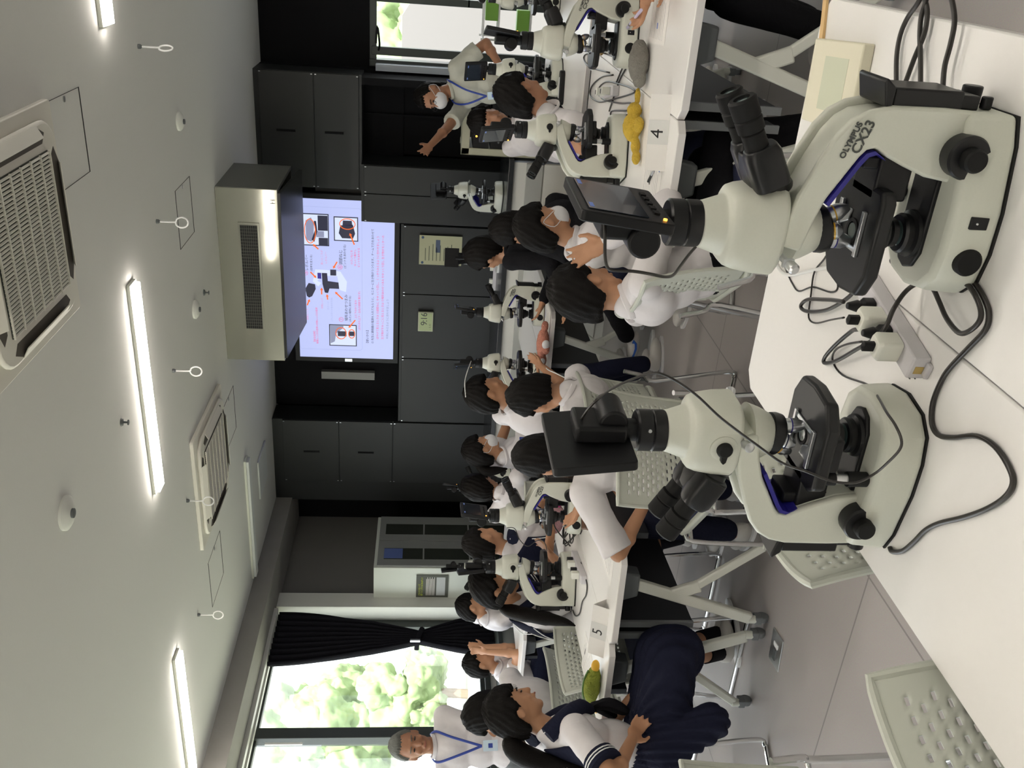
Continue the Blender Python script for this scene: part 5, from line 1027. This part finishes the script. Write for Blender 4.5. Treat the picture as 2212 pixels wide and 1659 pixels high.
# ================================================================ THINGS ON THE OTHER TABLES
def card(x, y, rz, num, label):
    e = empty('number_card', (x, y, TZ), R(rz), label, 'sign'); h, w_ = .062, .125
    b = mb(); b.add([(-w_, -.036, 0), (w_, -.036, 0), (w_, 0, h), (-w_, 0, h), (w_, .036, 0), (-w_, .036, 0)], [(0, 1, 2, 3), (3, 2, 4, 5)]); o = b.obj('folded_card', M_paper, e, smooth=False)
    m_ = o.modifiers.new('t', 'SOLIDIFY'); m_.thickness = .0015
    T = frameM((-.018 + .0, -.0275, .0175), (1, 0, 0), (0, .036, h)); text('number', num, .062, T, M_black, e, .0003)
    q = mb(); q.add([(-.038, -.0378, .0), (.042, -.0378, 0), (.042, -.0008, h * .995), (-.038, -.0008, h * .995)], [(0, 1, 2, 3)]); z = q.obj('pasted_strip', mat('pasted_paper', (0.70, 0.70, 0.68), 0.8), e, smooth=False); z.location = (0, -.0003, .0002)
card(-.597, 3.10, 12, '4', 'white folded number card beside the yellow soft toy'); card(-2.63, 2.93, 4, '5', 'white folded number card beside the green plush pouch')
def soft(name, x, y, z, rz, label, cat, blobs, col, scale=1.0, parts=()):
    e = empty(name, (x, y, z), R(rz), label, cat); b = mb()
    for c_, r_ in blobs: b.ell([v * scale for v in c_], [v * scale for v in r_])
    remesh(b, 'plush_body', mat(name + '_plush', col, .95, noise_amt=.2, nscale=60, bump=.9, bscale=180), e, .004, 2, .002, 60)
    for nm, c_, r_, m_ in parts: q = mb(); q.ell([v * scale for v in c_], [v * scale for v in r_]); q.obj(nm, m_, e)
    return e
p = atz(1385, 275, TZ)
soft('yellow_soft_toy', p.x, p.y, TZ, 20, 'yellow plush soft toy with stubby limbs behind the number 4 card', 'soft toy', [((0, 0, .035), (.055, .045, .035)), ((.06, .0, .03), (.03, .03, .028)), ((-.07, -.01, .02), (.035, .02, .018)), ((-.115, -.02, .018), (.028, .022, .016)), ((.0, -.05, .02), (.03, .022, .018)), ((.115, .0, .02), (.03, .013, .012))], (0.62, 0.42, 0.05), 1.0)
p = atz(1400, 135, TZ)
soft('grey_furry_pouch', p.x, p.y, TZ, 15, 'grey shaggy furry pouch on the table by the forearm', 'pouch', [((0, 0, .035), (.075, .05, .038)), ((.05, .03, .03), (.035, .03, .028)), ((-.06, -.01, .03), (.035, .03, .025))], (0.22, 0.21, 0.185), 1.0)
p = atz(1296, 1482, TZ)
gp = soft('green_furry_pouch', p.x, p.y, TZ, 8, 'green plush pencil pouch with yellow feet at the table corner', 'pouch', [((0, 0, .036), (.085, .042, .036)), ((.05, 0, .03), (.05, .035, .028))], (0.26, 0.30, 0.035), 1.0, (('yellow_foot', (-.085, -.03, .014), (.03, .018, .013), M_yel), ('yellow_tail', (.105, -.005, .03), (.03, .018, .018), M_yel)))
mb().tube(smoothpts([(-.075, -.005, .062), (-.03, .0, .0735), (.03, .0, .073), (.08, 0, .058)], 5), .0035, 6).obj('zip', mat('green_zip', (0.10, 0.22, 0.05), .5), gp)
p = atz(1186, 742, TZ)
soft('orange_soft_toy', p.x, p.y, TZ, 5, 'salmon pink plush animal lying on the distant table edge', 'soft toy', [((0, 0, .035), (.09, .04, .035)), ((-.10, .0, .04), (.042, .036, .034)), ((.10, .0, .03), (.03, .02, .02)), ((-.02, -.045, .02), (.03, .02, .02))], (0.60, 0.25, 0.18), 1.15, (('white_paw', (.01, -.05, .024), (.026, .018, .022), M_mask), ('white_muzzle', (-.095, -.03, .034), (.018, .014, .016), M_mask)))
p = atz(1225, 1140, TZ)
soft('pink_soft_toy', p.x, p.y + .12, TZ, 40, 'pale pink plush toy with magenta scarf beside the microscope on table 5', 'soft toy', [((0, 0, .045), (.055, .045, .045)), ((.07, .0, .05), (.04, .038, .036)), ((-.05, -.01, .05), (.045, .05, .04)), ((-.02, -.05, .02), (.03, .02, .018))], (0.55, 0.33, 0.37), 1.1, (('magenta_scarf', (.05, -.02, .04), (.02, .03, .024), mat('magenta_felt', (0.6, 0.05, 0.30), .8)),))
BR = mat('brown_leather', (0.12, 0.06, 0.035), .45, noise_amt=.2, nscale=30)
for px, py, lb in ((1272, 1098, 'brown leather pencil case nearer to the microscope base'), (1284, 1098, 'brown leather pencil case, the one nearer the table edge')):
    p = atz(px, py, TZ); e = empty('pencil_case', (p.x, p.y, TZ), R(32), lb, 'pencil case', 'brown pencil cases'); b = mb(); b.loft([[Vector((x, y * k, z)) for x, y in rrect(.20, .045, .02)] for z, k in ((0, .7), (.008, 1), (.026, 1), (.034, .55))]); b.obj('case_body', BR, e, bevel=.003); mb().bx(-.09, .09, -.002, .002, .0335, .036).obj('zip', M_gpl, e, smooth=False)
p = atz(1218, 190, TZ); e = empty('pencil_tin', (p.x, p.y, TZ), R(12), 'black pencil tin with paper label in front of the round black head', 'pencil case'); b = mb(); b.prism(rrect(.20, .06, .025), 0, .03, 'z'); b.obj('tin_body', M_black, e, bevel=.005); mb().bx(-.06, .06, -.012, .014, .030, .0315).obj('paper_label', M_white, e, smooth=False)
p = atz(1150, 905, TZ + .03); e = empty('tissue_case', (p.x, p.y, TZ), R(10), 'white rounded case lying on distant table beside the round haircut', 'case'); mb().prism(rrect(.16, .11, .025), .012, .05, 'z').obj('case_body', M_paper, e, bevel=.008); mb().prism(rrect(.18, .13, .01), 0, .012, 'z').obj('notebook_base', mat('kraft_card', (0.5, 0.38, 0.2), .8), e)
def sheet(px, py, rz, wd, ht, label, blocks=()):
    p = atz(px, py, TZ); e = empty('printed_sheet', (p.x, p.y, TZ), R(rz), label, 'paper'); mb().bx(-wd / 2, wd / 2, -ht / 2, ht / 2, 0.0004, .0012).obj('sheet', M_paper, e, smooth=False)
    q = mb()
    for i in range(9): q.bx(-wd * .42, wd * (.2 + .05 * (i * 3 % 4)), ht * (.40 - i * .09), ht * (.40 - i * .09) + .0025, .0013, .0016)
    q.obj('printed_lines', mat('grey_print', (0.35, 0.35, 0.36), .8), e, smooth=False)
    for bx0, by0, bw_, bh, m_ in blocks: mb().bx(bx0, bx0 + bw_, by0, by0 + bh, .0013, .0018).obj('printed_block', m_, e, smooth=False)
BLP = mat('blue_print', (0.08, 0.16, 0.5), .7)
sheet(1312, 1178, 4, .21, .29, 'printed handout with black and blue marks before the brown pencil cases', ((.03, .08, .02, .012, M_print), (.055, .05, .012, .03, M_print), (.07, -.02, .02, .012, M_print), (-.03, .07, .018, .01, BLP), (-.08, .04, .018, .01, BLP), (.0, .10, .02, .02, M_print)))
sheet(1408, 390, 2, .20, .26, 'printed handout under the black pen next to the number 4 card', ((.05, -.10, .02, .012, BLP), (-.02, .02, .01, .012, M_print)))
sheet(1270, 1440, 4, .20, .26, 'printed handout behind the number 5 card', ((.0, .08, .03, .012, M_print),))
sheet(1182, 1700 - 1010, 3, .2, .28, 'printed handout beside the farther microscope dial on the distant table', ((-.02, .08, .06, .01, BLP),))
sheet(1425, 30, 2, .2, .26, 'printed handout under the two hands', ((-.05, .0, .02, .012, BLP),))
a_, b_ = atz(1400, 392, TZ + .006), atz(1421, 350, TZ + .006); pe = empty('ballpoint_pen', (0, 0, 0), 0, 'black and clear ballpoint pen lying on the handout', 'pen'); mb().tube([a_, b_], .0045, 10).obj('barrel', M_black, pe); mb().tube([a_ + (b_ - a_) * .35, a_ + (b_ - a_) * .6], .0048, 10).obj('clear_grip', M_silver, pe)
def scribble(cx, cy, z, r, n, seed, m, label, rad=.0035):
    rr = random.Random(seed); pts = []
    for i in range(n):
        a = i * 1.9 + rr.random(); q = r * (.5 + .7 * rr.random()); pts.append((cx + q * math.cos(a), cy + q * .8 * math.sin(a), z + .035 * rr.random() * (1 + (i % 3))))
    cable('tangled_cable', pts, rad, m, label, 'tangled cables')
p = atz(1250, 1150, TZ); scribble(p.x, p.y + .02, TZ + .01, .085, 16, 2, M_cable, 'tangle of black cables on table 5 between the two microscopes')
for L_, lb in (([(1324, 162), (1299, 167), (1278, 187), (1276, 208), (1294, 220), (1319, 216), (1365, 202), (1370, 195), (1349, 185), (1309, 177), (1291, 197), (1304, 215), (1339, 223), (1362, 223), (1357, 238), (1322, 240), (1319, 256), (1314, 273), (1299, 298)], 'black cable coiled in loops behind the yellow soft toy'),
    ([(1332, 177), (1347, 142), (1357, 132), (1329, 124), (1299, 114), (1268, 116), (1261, 127), (1273, 144), (1316, 157)], 'black cable making one wide loop toward the table edge by the pencil tin'),
    ([(1316, 240), (1337, 177), (1357, 134), (1347, 101), (1329, 68)], 'black cable running straight across the table behind the grey pouch')):
    cable('power_cable', tz(L_, .7245), .0036, M_cable, lb, 'cables on the number 4 table')
p = atz(1175, 790, TZ); scribble(p.x, p.y, TZ + .005, .07, 12, 6, M_cable, 'tangle of black cables behind the salmon plush animal', .003)
cable('power_cable', tz([(1255, 1215), (1262, 1240), (1268, 1262), (1266, 1285), (1258, 1300), (1252, 1325), (1243, 1330), (1237, 1318)], .7245), .0033, M_cable, 'black cable curving round the microscope base beside the number 5 card', 'other cables')
cable('thin_cable', [atd(px, py, d_) for px, py, d_ in ((1095, 1140, 4.45), (1112, 1142, 4.45), (1122, 1165, 4.45), (1140, 1180, 4.45), (1160, 1168, 4.45), (1175, 1170, 4.4), (1182, 1190, 4.4))], .002, M_cable, 'thin black cable hanging across the white blouse with the sailor collar', 'other cables')
cable('white_cable', [Vector((-2.60, 5.46, 1.20))] + [atd(px, py, d_) for px, py, d_ in ((1012, 795, 5.5), (1006, 815, 5.45), (1004, 830, 5.4), (1006, 858, 5.4))], .003, M_wcable, 'white cable arching over the profile head at the distant table', 'other cables')
cable('white_cable', [atd(px, py, d_) for px, py, d_ in ((1180, 795, 5.15), (1186, 800, 5.0), (1200, 806, 4.9), (1212, 812, 4.85), (1225, 818, 4.8))], .003, M_wcable, 'white cable hanging over the distant table edge beside the round haircut', 'other cables')
cable('white_cable', [atd(px, py, d_) for px, py, d_ in ((1112, 1352, 6.3), (1125, 1366, 6.2), (1140, 1370, 6.1), (1170, 1368, 6.0), (1190, 1365, 5.95))], .003, M_wcable, 'white cable hanging beside the long ponytail from the small table', 'other cables')
p = atz(1305, 90, TZ); soft('leopard_pouch', p.x, p.y, TZ, 60, 'speckled brown pouch lying behind the grey furry pouch', 'pouch', [((0, 0, .02), (.10, .025, .02)), ((.08, .01, .02), (.03, .03, .02))], (0.30, 0.20, 0.08), 1.0)
def strip2(pa, pb, label):
    a_, b_ = Vector(pa), Vector(pb); d_ = b_ - a_; L = d_.length; e = empty('power_strip', ((a_.x + b_.x) / 2, (a_.y + b_.y) / 2, TZ), math.atan2(d_.y, d_.x), label, 'power strip'); mb().prism(rrect(L, .042, .004), 0, .03, 'z').obj('strip_body', M_strip, e, bevel=.003)
    for i in range(4):
        x = -L * .3 + i * L * .2; b = mb(); (b.box((x, 0, .048), (.03, .032, .036)) if i % 2 else b.box((x, 0, .045), (.016, .02, .03))); b.obj('plug', M_plug if i % 2 else M_black, e, bevel=.002)
strip2((-2.80, 3.66, TZ), (-2.73, 3.37, TZ), 'white power strip full of plugs on table 5 beside the tangle'); strip2((-.66, 4.28, TZ), (-.60, 3.98, TZ), 'white power strip behind the yellow soft toy')
for x, y, z, lb in ((-2.72, 7.52, .90, 'white power strip on the back bench under the notice'),):
    e = empty('power_strip', (x, y, z), 0, lb, 'power strip'); mb().bx(-.16, .16, -.02, .02, 0, .03).obj('strip_body', M_strip, e, bevel=.003); mb().bx(-.10, -.06, -.016, .016, .03, .06).obj('plug', M_plug, e, bevel=.002); mb().bx(.02, .06, -.016, .016, .03, .06).obj('plug', M_plug, e, bevel=.002)
# blue swoosh on the white sneaker of the dark-jacketed student
sn = next(k for k in kids(jacket_e) if k.name.startswith('shoe')); fd = (dirv(168) - dirv(168).cross(Vector((0, 0, 1))) * .15).normalized(); nn = fd.cross(Vector((0, 0, 1)))
swp = [(-.055, -.028), (-.03, -.052), (.01, -.058), (.06, -.048), (.10, -.028), (.05, -.040), (.01, -.044), (-.02, -.040), (-.032, -.034), (-.030, -.022)]
b = mb(); b.M = Matrix(((fd.x, -nn.x, 0, jan.x + fd.x * .045 - nn.x * .050), (fd.y, -nn.y, 0, jan.y + fd.y * .045 - nn.y * .050), (0, 0, 1, jan.z), (0, 0, 0, 1))); b.prism([(x, z) for x, z in swp], -.012, .0); b.obj('shoe_swoosh', mat('blue_swoosh', (0.03, 0.13, 0.55), .5), sn)

bpy.data.scenes.remove(WS)
